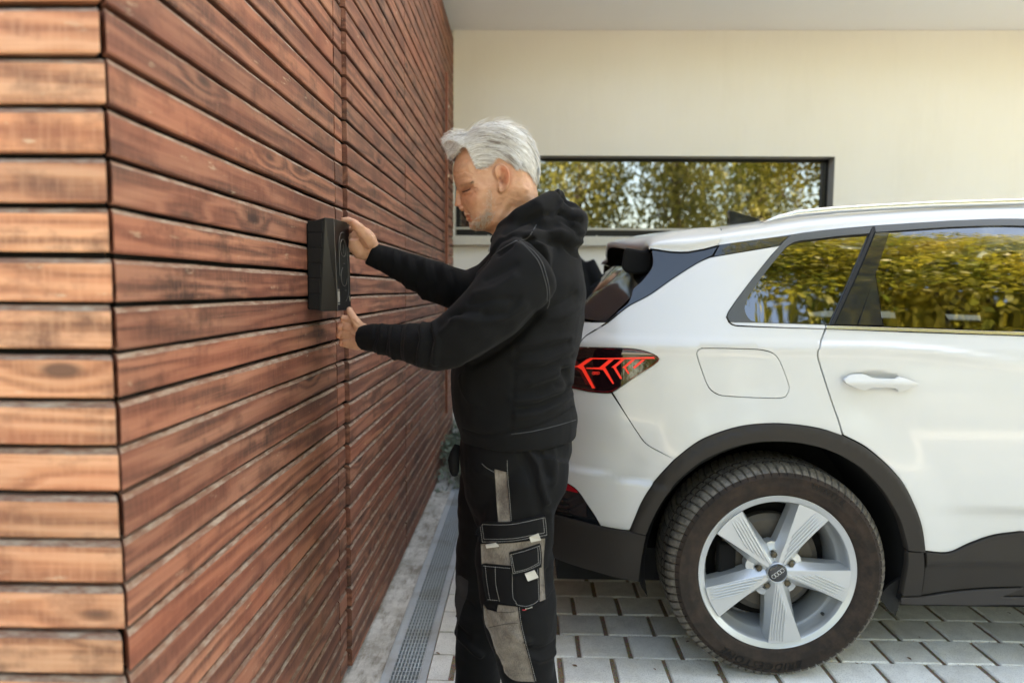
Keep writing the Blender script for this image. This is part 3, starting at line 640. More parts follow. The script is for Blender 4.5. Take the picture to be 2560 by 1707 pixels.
# dark strip and D-pillar
ds = list(((0.6592,1.438),(0.9076,1.475),(0.8765,1.454),(0.863,1.439),(0.6355,1.398),))
panel('roof_strip', ds, M['gloss'], step=.03, off=.003, gap=.0005, corner=25)
dp = list(((0.4316,1.42),(0.4858,1.414),(0.5227,1.411),(0.5507,1.412),(0.6046,1.424),(0.6551,1.437),(0.6305,1.401),(0.6251,1.399),(0.581,1.377),(0.4969,1.324),(0.414,1.266),(0.3425,1.226),(0.2773,1.173),(0.3106,1.208),(0.3456,1.239),(0.3584,1.267),(0.363,1.285),(0.3876,1.307),(0.4083,1.33),(0.4262,1.355),(0.4332,1.377),))
panel('rear_pillar_trim', dp, M['gloss'], step=.02, off=.004, gap=.001, corner=45)
sb = list(((0.629,1.399),(0.6248,1.396),(0.5807,1.373),(0.4967,1.321),(0.4139,1.262),(0.3424,1.222),(0.2733,1.168),(0.2695,1.171),(0.3427,1.23),(0.4142,1.27),(0.4972,1.329),(0.5813,1.381),(0.6254,1.404),))
panel('tailgate_seal', sb, M['rubber'], step=.03, off=.012, gap=0, corner=60)
# dark shell behind the gaps
sh = [(.16, 1.13), (.30, 1.16), (.45, 1.30), (.62, 1.42), (.80, 1.46), (.88, 1.40), (.70, 1.19), (.95, 1.13), (2.1, 1.13), (3.0, 1.10), (3.9, .98), (4.3, .84), (4.4, .5), (4.35, .25)]+[(xf+.435*math.cos(a), WZ+.435*math.sin(a)) for a in np.linspace(-.2, math.pi+.2, 16)]+[(2.9, .24), (1.35, .24)]+[(WX+.435*math.cos(a), WZ+.435*math.sin(a)) for a in np.linspace(-.2, math.pi+.2, 20)]+[(.33, .30), (.10, .34), (.0, .5), (.02, .8), (.10, 1.06)]
panel('body_shell', sh, M['dark'], step=.05, off=.016, rim=0, gap=0, sm=False)
# door handle
hd = list(((1.017,1.002),(1.038,1.015),(1.057,1.019),(1.085,1.019),(1.096,1.015),(1.107,1.009),(1.181,1.007),(1.193,1.013),(1.249,0.9947),(1.248,0.9877),(1.197,0.9642),(1.183,0.9762),(1.107,0.9773),(1.095,0.9733),(1.085,0.9675),(1.023,0.9917),))
hcx = sum(p[0] for p in hd)/len(hd); hcz = sum(p[1] for p in hd)/len(hd)
def hfy(x, z):
    zz = hcz-.002-(x-hcx)*.0; d = abs(z-zz); return car_fy(x, z)-.034+.6*max(0, d-.003)*1.0+.10*max(0, abs(x-hcx)-.075)
panel('door_handle', hd, M['paint'], step=.008, fy=hfy, gap=0, rim=.012, corner=70, st=.006)
hr = [(hcx+.088*math.cos(a)-.0, hcz+.006+.030*math.sin(a)) for a in np.linspace(0, 2*math.pi, 40)[:-1]]
def hrfy(x, z):
    r = math.hypot((x-hcx)/.088, (z-hcz-.006)/.030); return car_fy(x, z)-.0008+.013*sstep(1., .45, r)
hb = MB(); 
for sx, sz in ((.040, .0),): 
    P = ((1.189,1.006),(1.198,1.006),(1.198,0.9728),(1.189,0.9727),); hb.add([(a-WX, car_fy(a, b_)-.010-CY, b_) for a, b_ in P]+[(a-WX, car_fy(a, b_)-.001-CY, b_) for a, b_ in P], [(3,2,1,0),(4,5,6,7),(0,1,5,4),(1,2,6,5),(2,3,7,6),(3,0,4,7)])
hb.obj('handle_joint', M['rubber'], car)
# recess of the handle is pressed into the door skin
dm = bpy.data.objects['rear_door'].data
# tail light
tl = panel('tail_light', tail, M['lens'], step=.007, off=-.004, gap=.0018, st=.008, rim=.02)
tln = panel('tail_light_rim', tail, M['redlens'], holes=[inset(list(tail), .006)], step=.02, off=-.0055, gap=.0012, sm=False, rim=.004)
def densify(p, d=.006):
    out = []
    for i in range(len(p)):
        a, b_ = Vector(p[i]), Vector(p[(i+1) % len(p)]); k = max(1, int((b_-a).length/d)); out += [tuple(a.lerp(b_, j/k)) for j in range(k)]
    return out
def strip(name, pts, mat, off, parent): return panel(name, densify(inset(list(pts), .0007)), mat, parent, step=.02, off=off, gap=0, sm=False, rim=.0015)
tl_parts = []
for P in (
    ((0.2125,1.05),(0.2153,1.053),(0.4193,1.065),(0.4243,1.06),(0.4251,1.058),(0.2154,1.048),),
    ((0.2082,1.049),(0.2281,1.05),(0.197,1.025),(0.2354,0.9515),(0.2248,0.9499),(0.19,1.01),(0.1756,1.018),(0.1611,1.016),(0.1611,1.019),(0.1777,1.024),),
    ((0.2768,1.051),(0.2944,1.052),(0.2665,1.025),(0.2951,0.9729),(0.2902,0.9689),(0.2581,1.015),(0.2042,1.015),(0.2042,1.019),(0.2467,1.023),),
    ((0.3156,1.053),(0.3283,1.053),(0.3003,1.026),(0.3204,0.991),(0.3162,0.9864),(0.3126,0.9885),(0.2905,1.024),(0.2834,1.024),),
    ((0.3496,1.054),(0.3623,1.054),(0.3321,1.027),(0.3436,1.009),(0.3415,1.005),(0.338,1.005),(0.325,1.025),(0.318,1.025),),
    ((0.3828,1.055),(0.3948,1.055),(0.364,1.027),(0.3598,1.022),(0.3569,1.026),(0.3506,1.026),)):
    tl_parts.append(strip('lamp_strip', P, M['redlit'], -.0085, car))
for P in (((0.1682,1.04),(0.1775,1.04),(0.1944,1.003),(0.2161,0.961),(0.2047,0.96),(0.1829,1.002),(0.1684,1.008),),): tl_parts.append(strip('lamp_guide', P, M['redlens'], -.0052, car))
def ring_mesh(cx, cz, rx, rz, r, fy, n=20, m=5):
    v = []; f = []
    for i in range(n):
        a = 2*math.pi*i/n
        for j in range(m):
            b_ = 2*math.pi*j/m; rr = 1+0*b_; x = cx+(rx+r*math.cos(b_))*math.cos(a); z = cz+(rz+r*math.cos(b_))*math.sin(a); v.append((x, fy(x, z)+r*math.sin(b_), z))
    for i in range(n):
        for j in range(m): f.append((i*m+j, i*m+(j+1) % m, ((i+1) % n)*m+(j+1) % m, ((i+1) % n)*m+j))
    return v, f
em = MB()
for P in ((0.2281,1.002),(0.2332,1.003),(0.2384,1.003),(0.2435,1.004),):
    v, f = ring_mesh(P[0], P[1], .0040, .0042, .0006, lambda x, z: car_fy(x, z)-.0088-CY); em.add([(a-WX, b_, c_) for a, b_, c_ in v], f)
eo = em.obj('ring_emblem', M['redlit'], car); tl_parts.append(eo)
for o in tl_parts: o.parent = tl
eo2 = tln; eo2.parent = tl
# far side: mirrored copies
for o in list(NEAR):
    if o.name.split('.')[0] in ('tail_light_rim', 'lamp_strip', 'lamp_guide', 'belt_trim', 'tailgate_seal', 'reflector', 'bumper_vent'): continue
    c_ = o.copy(); COL.objects.link(c_); c_.parent = car; c_.scale = (1, -1, 1)
# --- roof, built in sections from the trim's top edge over the crown
def loft(name, rails, mats, parent=car, n=6, mi=None):
    """rails: list of polylines (same count); Catmull across them"""
    A = np.array(rails, float); K, N, _ = A.shape; rows_ = []
    for k in range(K-1):
        p0 = A[max(k-1, 0)] if k else 2*A[0]-A[1]; p1 = A[k]; p2 = A[k+1]; p3 = A[k+2] if k+2 < K else 2*A[-1]-A[-2]
        for s in range(n):
            t_ = s/n; rows_.append(.5*((2*p1)+(-p0+p2)*t_+(2*p0-5*p1+4*p2-p3)*t_**2+(-p0+3*p1-3*p2+p3)*t_**3))
    rows_.append(A[-1]); V = np.array(rows_); RN = len(rows_)
    f = [(i*N+j, i*N+j+1, (i+1)*N+j+1, (i+1)*N+j) for i in range(RN-1) for j in range(N-1)]
    V = V.reshape(-1, 3)-np.array([WX, CY, 0])
    return link(name, mesh(name, V, f, mats, None, True), parent)
rl = ((0.6552,1.438),(0.7,1.445),(0.7546,1.453),(0.8236,1.463),(0.9078,1.476),(0.9489,1.483),(1.006,1.491),(1.088,1.5),(1.194,1.51),(1.325,1.52),(1.476,1.531),(1.589,1.535),(1.712,1.538),)
rl = list(rl)+[(1.9, 1.522), (2.1, 1.512), (2.3, 1.498), (2.5, 1.475)]
rt = ((0.7121,1.511),(0.7559,1.519),(0.8142,1.527),(0.887,1.537),(0.975,1.551),(1.018,1.557),(1.077,1.563),(1.163,1.571),(1.273,1.579),(1.408,1.59),(1.564,1.599),(1.682,1.604),(1.811,1.608),)
rt = list(rt)+[(2.0, 1.612), (2.2, 1.600), (2.4, 1.580), (2.6, 1.550)]
E0 = [(x, car_fy(x, z)+.002, z) for x, z in rl]
T2 = [(p[0], 2.56, p[1]) for p in rt]
E1 = [(a[0]*.75+b_[0]*.25, a[1]+.035, a[2]*.45+b_[2]*.55) for a, b_ in zip(E0, T2)]
CC = [(p[0], 3.13, p[1]+.030) for p in rt]; C2 = [(p[0], 2.80, p[1]+.018) for p in rt]
mir = lambda L_: [(x, 2*CY-y, z) for x, y, z in L_]
loft('roof', [E0, E1, T2, C2, CC, mir(C2), mir(T2), mir(E1), mir(E0)], M['paint'])
# spoiler
se = ((0.4213,1.427),(0.4346,1.425),(0.4478,1.423),(0.4649,1.42),(0.4912,1.416),(0.5229,1.414),(0.5509,1.415),(0.6048,1.425),(0.6525,1.438),)
st_ = ((0.4282,1.449),(0.4366,1.467),(0.46,1.48),(0.4951,1.49),(0.542,1.5),(0.5948,1.507),(0.6314,1.511),(0.668,1.513),(0.7077,1.514),)
G0 = [(x, car_fy(x, z)-.004+.0, z) for x, z in se]; GT = [(p[0], 2.56, p[1]) for p in st_]
G1 = [(a[0]*.72+b_[0]*.28, a[1]+.020, a[2]*.50+b_[2]*.50) for a, b_ in zip(G0, GT)]
GC = [(p[0], 3.13, p[1]) for p in ((0.3715,1.496),(0.4182,1.511),(0.4902,1.524),(0.5657,1.535),(0.6375,1.545),(0.6913,1.552),(0.7362,1.557),(0.772,1.56),(0.8079,1.56),)]; G2 = [(p[0], 2.82, p[1]) for p in ((0.3934,1.472),(0.4159,1.487),(0.4612,1.499),(0.5162,1.511),(0.5857,1.521),(0.6374,1.528),(0.6778,1.532),(0.7149,1.535),(0.7521,1.535),)]
lipd = lambda L_, d: [(L_[0][0]+.004, L_[0][1]+.001, L_[0][2]-d), (L_[0][0]-.001, L_[0][1], L_[0][2]-d*.45)]+L_
SR = [lipd(G0, .004), lipd(G1, .012), lipd(GT, .020), lipd(G2, .022), lipd(GC, .024)]
sp = loft('roof_spoiler', SR+[mir(a) for a in SR[::-1][1:]], M['paint'])
def under(L_, dz, k): return [(x, y+.004, z-dz*(.2 if i in (0, len(L_)-1) else 1)) for i, (x, y, z) in enumerate(L_)]
U0 = [(x+.002, y+.003, z-.004) for x, y, z in G0]; U1 = [(x+.006, 2.56, z-.025-.006*min(1, i/3)) for i, (x, y, z) in enumerate(GT)]; U2 = [(x+.006, 3.13, z-.025-.006*min(1, i/3)) for i, (x, y, z) in enumerate(GC)]
loft('spoiler_underside', [U0, U1, U2, mir(U1), mir(U0)], M['dark'], sp)
# rear edge closing the spoiler
b = MB(); ra = [G0[0], G1[0], GT[0], G2[0], GC[0], mir(G2)[0], mir(GT)[0], mir(G1)[0], mir(G0)[0]]; rb_ = [U0[0], U0[0], U1[0], (U1[0][0]*.5+U2[0][0]*.5, 2.84, U2[0][2]-.004), U2[0], (U1[0][0]*.5+U2[0][0]*.5, 2*CY-2.84, U2[0][2]-.004), mir(U1)[0], mir(U0)[0], mir(U0)[0]]
b.add([(x-WX, y-CY, z) for x, y, z in ra+rb_], [(i, i+1, 9+i+1, 9+i) for i in range(8)]); pass
# aero fin under the spoiler corner
fp = ((0.3449,1.432),(0.442,1.419),(0.4457,1.38),(0.4406,1.359),(0.4256,1.342),(0.3891,1.339),(0.3524,1.344),(0.3351,1.362),)
b = MB(); b.add([(x-WX, 2.445-CY, z) for x, z in fp]+[(x-WX+.035, 2.60-CY, z) for x, z in fp], [(0,1,2,3,4,5,6,7)[::-1], (8,9,10,11,12,13,14,15)]+[(i, (i+1) % 8, 8+(i+1) % 8, 8+i) for i in range(8)])
fo = bevel(b.obj('spoiler_fin', M['dark'], sp), .008)
# rear glass
ge = smoothpoly(((0.4465,1.417),(0.4337,1.379),(0.4018,1.323),(0.3529,1.255),(0.2745,1.172),), .02, 90, False)
zs = [p[1] for p in ge]; x_top, x_bot = .515, .262
def gx(z, k): return x_bot+(x_top-x_bot)*(z-zs[-1])/(zs[0]-zs[-1])-k
K0 = [(gx(z, -.006), car_fy(gx(z, -.006), z)+.010, z) for z in zs]
K1 = [(gx(p[2], .036), 2.60, p[2]) for p in K0]; K2 = [(gx(p[2], .074), 2.85, p[2]) for p in K0]; K3 = [(gx(p[2], .088), 3.13, p[2]) for p in K0]
loft('rear_window', [K0, K1, K2, K3, mir(K2), mir(K1), mir(K0)], M['gloss'], n=10)
# tailgate skin, rear bumper skin, underbody and nose across the car
def skin(name, rows_, mat):
    rr = [[(x, y, z) for x, y, z in r_] for r_ in rows_]; return loft(name, rr, mat)
prof = [(1.158, .0), (1.10, .012), (1.05, .02), (.93, .015), (.86, .0), (.80, -.06), (.70, -.085), (.60, -.08), (.50, -.06), (.40, -.03), (.33, .02)]
def rx(z, k): return np.interp(z, [.33, .5, .7, .8, 1.05, 1.158], [-.02, -.075, -.09, -.05, .06, .20])+k
def edge(zs_, x0): return [(x0(z), car_fy(x0(z), z)+.004, z) for z in zs_]
zz = [p[0] for p in prof]
xe = lambda z: float(np.interp(z, [.33, .5, .7, .86, .98, 1.05, 1.158], [.10, .07, .06, .09, .14, .19, .26]))
B0 = edge(zz, xe); B1 = [(rx(z, .045), 2.62, z) for z in zz]; B2 = [(rx(z, .01), 2.85, z) for z in zz]; B3 = [(rx(z, 0), 3.13, z) for z in zz]
skin('tailgate_skin', [B0, B1, B2, B3, mir(B2), mir(B1), mir(B0)], M['paint'])
b = MB(); b.box(.45-WX, 4.2-WX, 2.62-CY, 3.64-CY, .20, .30); b.box(.12-WX, 4.3-WX, 2.40-CY, 3.86-CY, .24, .36); b.box(WX+.46-WX, xf-.46-WX, 2.30-CY, 3.96-CY, .21, .35); b.obj('underbody', M['dark'], car)
for x in (WX, xf):
    for y in (2.62, 3.62):
        b = MB(); b.box(x-.44-WX, x+.44-WX, y-CY, y+.02-CY, .3, .9); b.obj('inner_well', M['dark'], car)
for x in (WX, xf):
    for s in (1, -1):
        v = []; f = []; n_ = 24
        for i in range(n_+1):
            a = -.25+(math.pi+.5)*i/n_
            for y, r_ in ((2.225, .432), (2.30, .440), (2.62, .44)): v.append((x-WX+r_*math.cos(a), s*(y-CY), WZ+r_*math.sin(a)))
        for i in range(n_):
            for j in range(2): f.append((i*3+j, i*3+j+1, (i+1)*3+j+1, (i+1)*3+j))
        link('wheel_liner', mesh('wheel_liner', v, f, M['dark'], None, True), car)
fz = [1.108, 1.06, .98, .86, .72, .5, .3]; fx = [3.0, 3.5, 4.0, 4.34, 4.42, 4.44, 4.40]
F0 = [(x, car_fy(x, z)+.01, z) for x, z in zip(fx, fz)]; F1 = [(x+.03+.06*(x > 4.2), 2.62, z+.035*(z > .8)) for x, z in zip(fx, fz)]; F3 = [(x+.05+.10*(x > 4.2), 3.13, z+.05*(z > .8)) for x, z in zip(fx, fz)]
loft('bonnet_and_nose', [F0, F1, F3, mir(F1), mir(F0)], M['paint'])
ws = [(3.02, 1.12), (2.86, 1.29), (2.66, 1.44), (2.47, 1.535)]
W0 = [(x-.0, car_fy(x, z)+.02, z) for x, z in ws]; W1 = [(x+.06, 2.7, z+.012) for x, z in ws]; W3 = [(x+.10, 3.13, z+.02) for x, z in ws]
loft('windscreen', [W0, W1, W3, mir(W1), mir(W0)], M['carglass'])
# interior
b = MB(); b.box(.35-WX, 3.0-WX, 2.42-CY, 3.84-CY, .85, .90); b.box(.50-WX, .56-WX, 2.50-CY, 3.76-CY, .9, 1.15); b.obj('cabin_floor', M['dark'], car)
for nm, xs, hd_ in (('rear_seat', 1.02, (.0, .44, -.44)), ('front_seat', 1.98, (.34, -.34))):
    for yk in hd_:
        s = MB(); s.tube([(xs-WX+.16, yk, .86), (xs-WX+.03, yk, 1.08), (xs-WX-.05, yk, 1.26)], [.10, .09, .05], 12, ry=[.21, .20, .16]); s.tube([(xs-WX-.05, yk, 1.30), (xs-WX-.075, yk, 1.37), (xs-WX-.09, yk, 1.44)], [.035, .045, .03], 12, ry=[.10, .12, .09])
        s.obj(nm, M['seat'], car, True)
# roof rails
rp = ((0.8309,1.524),(0.8938,1.543),(0.9581,1.558),(1.087,1.571),(1.25,1.582),(1.431,1.592),(1.751,1.604),)
for s in (1, -1):
    b = MB(); P = [(x-WX, s*(2.475-CY), z) for x, z in list(rp)+[(2.0, 1.598), (2.35, 1.578), (2.52, 1.548)]]
    b.tube(P, [.002, .009, .012, .0125, .0125, .0125, .0125, .0125, .010, .002], 12, ry=[.006, .011, .013, .014, .014, .014, .014, .014, .012, .004]); b.obj('roof_rail', M['chrome'], car, True)
# shark-fin aerial
an = ((0.9,1.637),(0.9085,1.642),(0.933,1.639),(0.9683,1.627),(1.021,1.613),(1.049,1.605),(1.022,1.589),(0.9036,1.578),(0.9061,1.609),)
b = MB(); A_ = [(x-WX, z) for x, z in an]; k = len(A_); b.add([(x, 3.12-CY, z) for x, z in A_]+[(x, 3.14-CY, z) for x, z in A_], [tuple(range(k))[::-1], tuple(range(k, 2*k))]+[(i, (i+1) % k, k+(i+1) % k, k+i) for i in range(k)])
o = b.obj('aerial_fin', M['gloss'], car); bevel(o, .004)
# ---------------------------------------------------------------- wheels
def radial_panel(name, outl, hy, mats, parent, step, rim, gap=0):
    return sheet(name, outl, hy, mats, parent, (), step, rim, gap, 0, 0, 0, .001)
RR = .2575
def spoke_outl(s):
    pa = []
    for r_, a in ((.030, 17), (.060, 15), (.12, 13.5), (.19, 13.2), (.2395, 13.2)): pa.append((r_*math.cos(R(a)), r_*math.sin(R(a))))
    for a in np.linspace(13.2, -13.2, 9)[1:-1]: pa.append((.2395*math.cos(R(a)), .2395*math.sin(R(a))))
    for r_, a in ((.2395, -13.2), (.19, -13.0), (.12, -12.5), (.060, -12), (.030, -14)): pa.append((r_*math.cos(R(a)), r_*math.sin(R(a))))
    return pa
def face_h(r_): return .004+.006*(r_/.24)*(1-r_/.24)*4*.6-.004*(r_/.24)
def spoke_h(x, z):
    r_ = math.hypot(x, z); a = math.degrees(math.atan2(z, x)); h = face_h(r_)
    # ribs parallel to the clockwise edge, each starting further out along the other edge
    return h
def wheel(parent, loc, mirror):
    wh = link('wheel', None, parent, loc)
    # tyre
    prof = [(.245, .02, 0), (.2585, .004, 0), (.262, -.003, 0), (.272, -.007, 0), (.288, -.0115, 0), (.291, -.0135, 0), (.300, -.0155, 0), (.322, -.0145, 0), (.3235, -.0158, 0), (.326, -.0135, 0), (.338, -.0065, 1), (.348, .002, 2), (.356, .012, 2), (.3605, .022, 3), (.3625, .034, 3), (.3630, .040, 3), (.3560, .0405, 0), (.356, .046, 0), (.3635, .0465, 3), (.365, .075, 3), (.365, .078, 3), (.357, .0785, 0), (.357, .086, 0), (.365, .0865, 3), (.366, .11, 3), (.366, .14, 3), (.364, .19, 3), (.360, .205, 3), (.348, .225, 0), (.30, .24, 0), (.26, .222, 0)]
    NB = 82; n = NB*5; v = []; f = []; mi = []; L = len(prof); bl_ = [0, 1, 1, 1, 0]
    for k in range(n):
        b_ = k//5; s = k % 5; wv = .10 if b_ % 3 == 0 else 0; cutk = s == 0 or s == 4
        a = 2*math.pi*(b_+[.02, .16, .5, .84, .98][s]+0)/NB
        for r_, y, q in prof:
            rr = r_-({0: 0, 1: .0022, 2: .0065, 3: .0075}[q] if cutk else 0); yy = y+(.004 if q == 1 and cutk else .003 if q == 2 and cutk else 0)
            sk = 0 if q == 0 else (y*.55 if y < .11 else (.22-y)*.55)
            aa = a+sk
            v.append((rr*math.cos(aa), yy, rr*math.sin(aa)))
    for k in range(n):
        for i in range(L-1): f.append((k*L+i, k*L+i+1, ((k+1) % n)*L+i+1, ((k+1) % n)*L+i)); mi.append(1 if prof[i][2] >= 1 and prof[i+1][2] >= 1 else 0)
    v = [(x, y, max(z, -.3585)) for x, y, z in v]
    ty = link('tyre', mesh('tyre', v, f, [M['tyre'], M['tread']], mi), wh)
    me = ty.data; me.polygons.foreach_set('use_smooth', [prof[i % (L-1)][2] == 0 and prof[i % (L-1)+1][2] == 0 for i in range(len(me.polygons))])
    for word, mid, rad, size in (('BRIDGESTONE', -99, .300, .030), ('WINTER', 62, .302, .024)):
        cu = bpy.data.curves.new('t', 'FONT'); cu.body = word; cu.size = size; cu.extrude = .0006; cu.space_character = 1.12; cu.align_x = 'CENTER'; cu.resolution_u = 3; cu.shear = .25
        to = bpy.data.objects.new('t', cu); COL.objects.link(to); dg_ = bpy.context.evaluated_depsgraph_get(); dg_.update(); tm = bpy.data.meshes.new_from_object(to.evaluated_get(dg_)); bpy.data.objects.remove(to)
        for q in tm.vertices:
            x, y, z = q.co; r_ = rad+y*1.15; a = R(mid)-x/rad*1.25; q.co = (r_*math.cos(a), -.0168-z, r_*math.sin(a))
        tm.name = 'tyre_lettering'; tm.materials.clear(); tm.materials.append(M['tlet']); link('tyre_lettering', tm, wh)
    # rim: flange, face ring and barrel
    pr = [(.2555, .016), (.2590, .006), (.2600, .0005), (.2580, -.0022), (.2560, -.0005), (.2545, .0012), (.2405, .0020), (.2385, .0045), (.2340, .022), (.2290, .050), (.2225, .058), (.2190, .064), (.2120, .13), (.2100, .19), (.222, .2)]
    v, f = lathe(pr, 144); rim = link('rim', mesh('rim', v, f, M['alloy'], None, True), wh)
    b = MB()
    for s in range(5):
        a0 = R(62+72*s); ca, sa = math.cos(a0), math.sin(a0)
        top = smoothpoly(spoke_outl(s), .006, 60); V, T, Lp = fillpoly(top, (), .0042)
        vv = [(x*ca-z*sa, spoke_h(x, z)-.002, x*sa+z*ca) for x, z in V]; b.add(vv, [tuple(t_) for t_ in T])
        ol = [V[i] for i in Lp[0]]; base = []
        for x, z in ol:
            r_ = math.hypot(x, z); a = math.atan2(z, x)
            if r_ > .2375: base.append((x*1.0, .010, z*1.0)); continue
            ext = np.interp(r_, [.03, .075, .11, .20, .24], [.030, .026, .019, .009, .006])/r_*(1 if a > 0 else -1)
            base.append((r_*math.cos(a+ext), np.interp(r_, [.03, .24], [.028, .040]), r_*math.sin(a+ext)))
        n0 = len(ol); tp = [(x*ca-z*sa, spoke_h(x, z)-.002, x*sa+z*ca) for x, z in ol]; bs = [(x*ca-z*sa, y, x*sa+z*ca) for x, y, z in base]
        md = [tuple(np.array(tp[i])*.92+np.array(bs[i])*.08+np.array([0, -.0006, 0])) for i in range(n0)]
        bb = [(x*.97, .075, z*.97) for x, y, z in bs]
        b.add(tp+md+bs+bb, [(r_*n0+i, r_*n0+(i+1) % n0, (r_+1)*n0+(i+1) % n0, (r_+1)*n0+i) for r_ in range(3) for i in range(n0)])
    rb_ = MB()
    for s in range(5):
        a0 = R(62+72*s); e = R(-12.9)
        for k in range(1, 6):
            dk = .0092*k-.002; st0 = dk/.44+.016; P_ = []
            for q in np.linspace(st0, .231, 12):
                x = q*math.cos(e)-dk*math.sin(e); z = q*math.sin(e)+dk*math.cos(e); ca, sa = math.cos(a0), math.sin(a0); P_.append((x*ca-z*sa, face_h(math.hypot(x, z))-.0022, x*sa+z*ca))
            rb_.tube(P_, [.0006]+[.0034]*9+[.0022, .0005], 8, ry=[.0006]+[.0040]*9+[.0020, .0004])
    # hub plate between the spokes
    hp = []
    for s in range(5):
        for da, r_ in ((-14, .082), (-8, .094), (0, .096), (8, .094), (14, .082), (22, .070), (-22+72, .070)):
            a = R(98+72*s+da); hp.append((r_*math.cos(a), r_*math.sin(a)))
    hp = hp[::-1] if area(hp) < 0 else hp
    holes = []
    for s in range(5):
        a0 = R(98+72*s); holes.append([(.056*math.cos(a0)+.0160*math.cos(q), .056*math.sin(a0)+.0160*math.sin(q)) for q in np.linspace(0, 2*math.pi, 17)[:-1]])
    V, T, Lp = fillpoly(hp, holes, .006); hy = lambda x, z: .020+.012*sstep(.060, .096, math.hypot(x, z))
    b.add([(x, hy(x, z), z) for x, z in V], [tuple(t_) for t_ in T]); ol = [V[i] for i in Lp[0]]; k0 = len(ol)
    b.add([(x, hy(x, z), z) for x, z in ol]+[(x, .07, z) for x, z in ol], [(i, (i+1) % k0, k0+(i+1) % k0, k0+i) for i in range(k0)])
    for h in holes: k0 = len(h); b.add([(x, .020, z) for x, z in h]+[(x, .045, z) for x, z in h], [((i+1) % k0, i, k0+i, k0+(i+1) % k0) for i in range(k0)])
    v, f = lathe([(.036, .03), (.0345, .001), (.032, -.002), (.0305, -.0005)], 48); b.add(v, f)
    so = b.obj('spokes', M['alloy'], wh); tag(rb_.obj('spoke_ribs', M['alloy'], wh, True), kind='stuff')
    v, f = lathe([(0, -.0035), (.022, -.003), (.0300, -.0008), (.0305, .002)], 40); link('hub_cap', mesh('hub_cap', v, f, M['gloss'], None, True), wh)
    em = MB(); tilt = R(38)
    for k in range(4):
        cx = (-.0165+.011*k); v, f = ring_mesh(0, 0, .0066, .0066, .0009, lambda x, z: 0, 24, 6); em.add([((x+cx)*math.cos(tilt)-z*math.sin(tilt), y-.0043, (x+cx)*math.sin(tilt)+z*math.cos(tilt)) for x, y, z in v], f)
    em.obj('ring_emblem', M['chrome'], wh)
    for s in range(5):
        a0 = R(98+72*s); v, f = lathe([(0, .010), (.0075, .010), (.0108, .013), (.0115, .045)], 6); link('wheel_bolt', mesh('wheel_bolt', v, f, M['bolt']), wh, (.056*math.cos(a0), 0, .056*math.sin(a0)))
    v, f = lathe([(.04, .085), (.150, .085), (.152, .086), (.170, .095), (.172, .12), (.05, .12)], 60); link('brake_disc', mesh('brake_disc', v, f, M['disc'], None, False), wh)
    v, f = lathe([(0, .15), (.2095, .15)], 40); link('back_plate', mesh('back_plate', v, f, M['dark']), wh)
    b = MB(); a = R(-42); c0 = Vector((.225*math.cos(a), .030, .225*math.sin(a))); b.tube([c0, c0-Vector((.018*math.cos(a), .022, .018*math.sin(a)))], [.0055, .0045], 10); b.obj('valve', M['rubber'], wh, True)
    b = MB(); 
    for q in np.linspace(R(150), R(205), 6)[:-1]: pass
    b.box(-.175, -.115, .065, .11, -.07, .07); o = b.obj('brake_caliper', M['dark'], wh); bevel(o, .01)
    return wh
w0 = wheel(car, (0, 2.2-CY, WZ-.0065), False)
def copy_tree(o, parent=None):
    c_ = o.copy(); COL.objects.link(c_); c_.parent = parent
    for ch in list(o.children): copy_tree(ch, c_)
    return c_
for lx, s in ((xf-WX, 1), (0, -1), (xf-WX, -1)):
    c_ = copy_tree(w0, car); c_.location = (lx, s*(2.2-CY), WZ-.0065)
    if s < 0: c_.rotation_euler = (0, 0, math.pi)
# ---------------------------------------------------------------- people
CAMP = Vector((0, 0, 1.283))
def fabric(name, a, b, sc_=900, bmp=.25, sheen=.3, rough=.85, weave=True):
    t = NT(name); c = t.coord(); n = t.noise(c, sc_, 2, .6); n2 = t.noise(c, 6, 4)
    t.bump(t.math('ADD', n, t.math('MULTIPLY', t.noise(c, 60, 3), 1.2)), bmp, .0012)
    return t.fin(t.mix(t.math('MULTIPLY', t.math('ADD', n, n2), .5), a, b), rough, Sheen_Weight=sheen*.25, Sheen_Roughness=.4, Specular_IOR_Level=.12)
M['hoodie'] = fabric('black_sweatshirt', (.0032, .0034, .0037), (.0070, .0073, .0074), 800, .3, .10)
M['trouser'] = fabric('black_work_cloth', (.0024, .0026, .0030), (.0050, .0053, .0056), 1200, .25, .05, .7)
t = NT('grey_melange_cloth'); c = t.coord(); n = t.noise(t.scale(c, (900, 900, 90)), 1, 2, .6); n2 = t.noise(c, 30, 4)
M['melange'] = t.fin(t.mix(t.ramp(t.math('MULTIPLY', t.math('ADD', n, n2), .5), [(.38, 0), (.62, 1)]), (.075, .062, .050), (.20, .175, .145)), .85)
M['melange2'] = fabric('dark_grey_cloth', (.022, .021, .021), (.036, .034, .034))
M['stitch'] = simple('pale_thread', (.27, .265, .25), .7)
M['seam'] = simple('grey_seam_thread', (.045, .047, .050), .8)
M['tab'] = simple('white_tape', (.40, .385, .34), .7)
M['boot'] = simple('black_boot_leather', (.012, .012, .014), .45)
M['hair'] = NT('white_grey_hair').m
t = NT('white_grey_hair'); hi = t.n('HairInfo').outputs['Random']; cc = t.ramp(hi, [(0, (.20, .17, .14)), (.10, (.42, .39, .34)), (.28, (.66, .65, .62)), (1, (.86, .87, .86))]); M['hair'] = t.fin(cc, .5, Specular_IOR_Level=.6)
M['beard'] = NT('beard_hair').m
t = NT('beard_hair'); hi = t.n('HairInfo').outputs['Random']; cc = t.ramp(hi, [(0, (.30, .20, .12)), (.4, (.60, .48, .36)), (1, (.85, .80, .72))]); M['beard'] = t.fin(cc, .6)
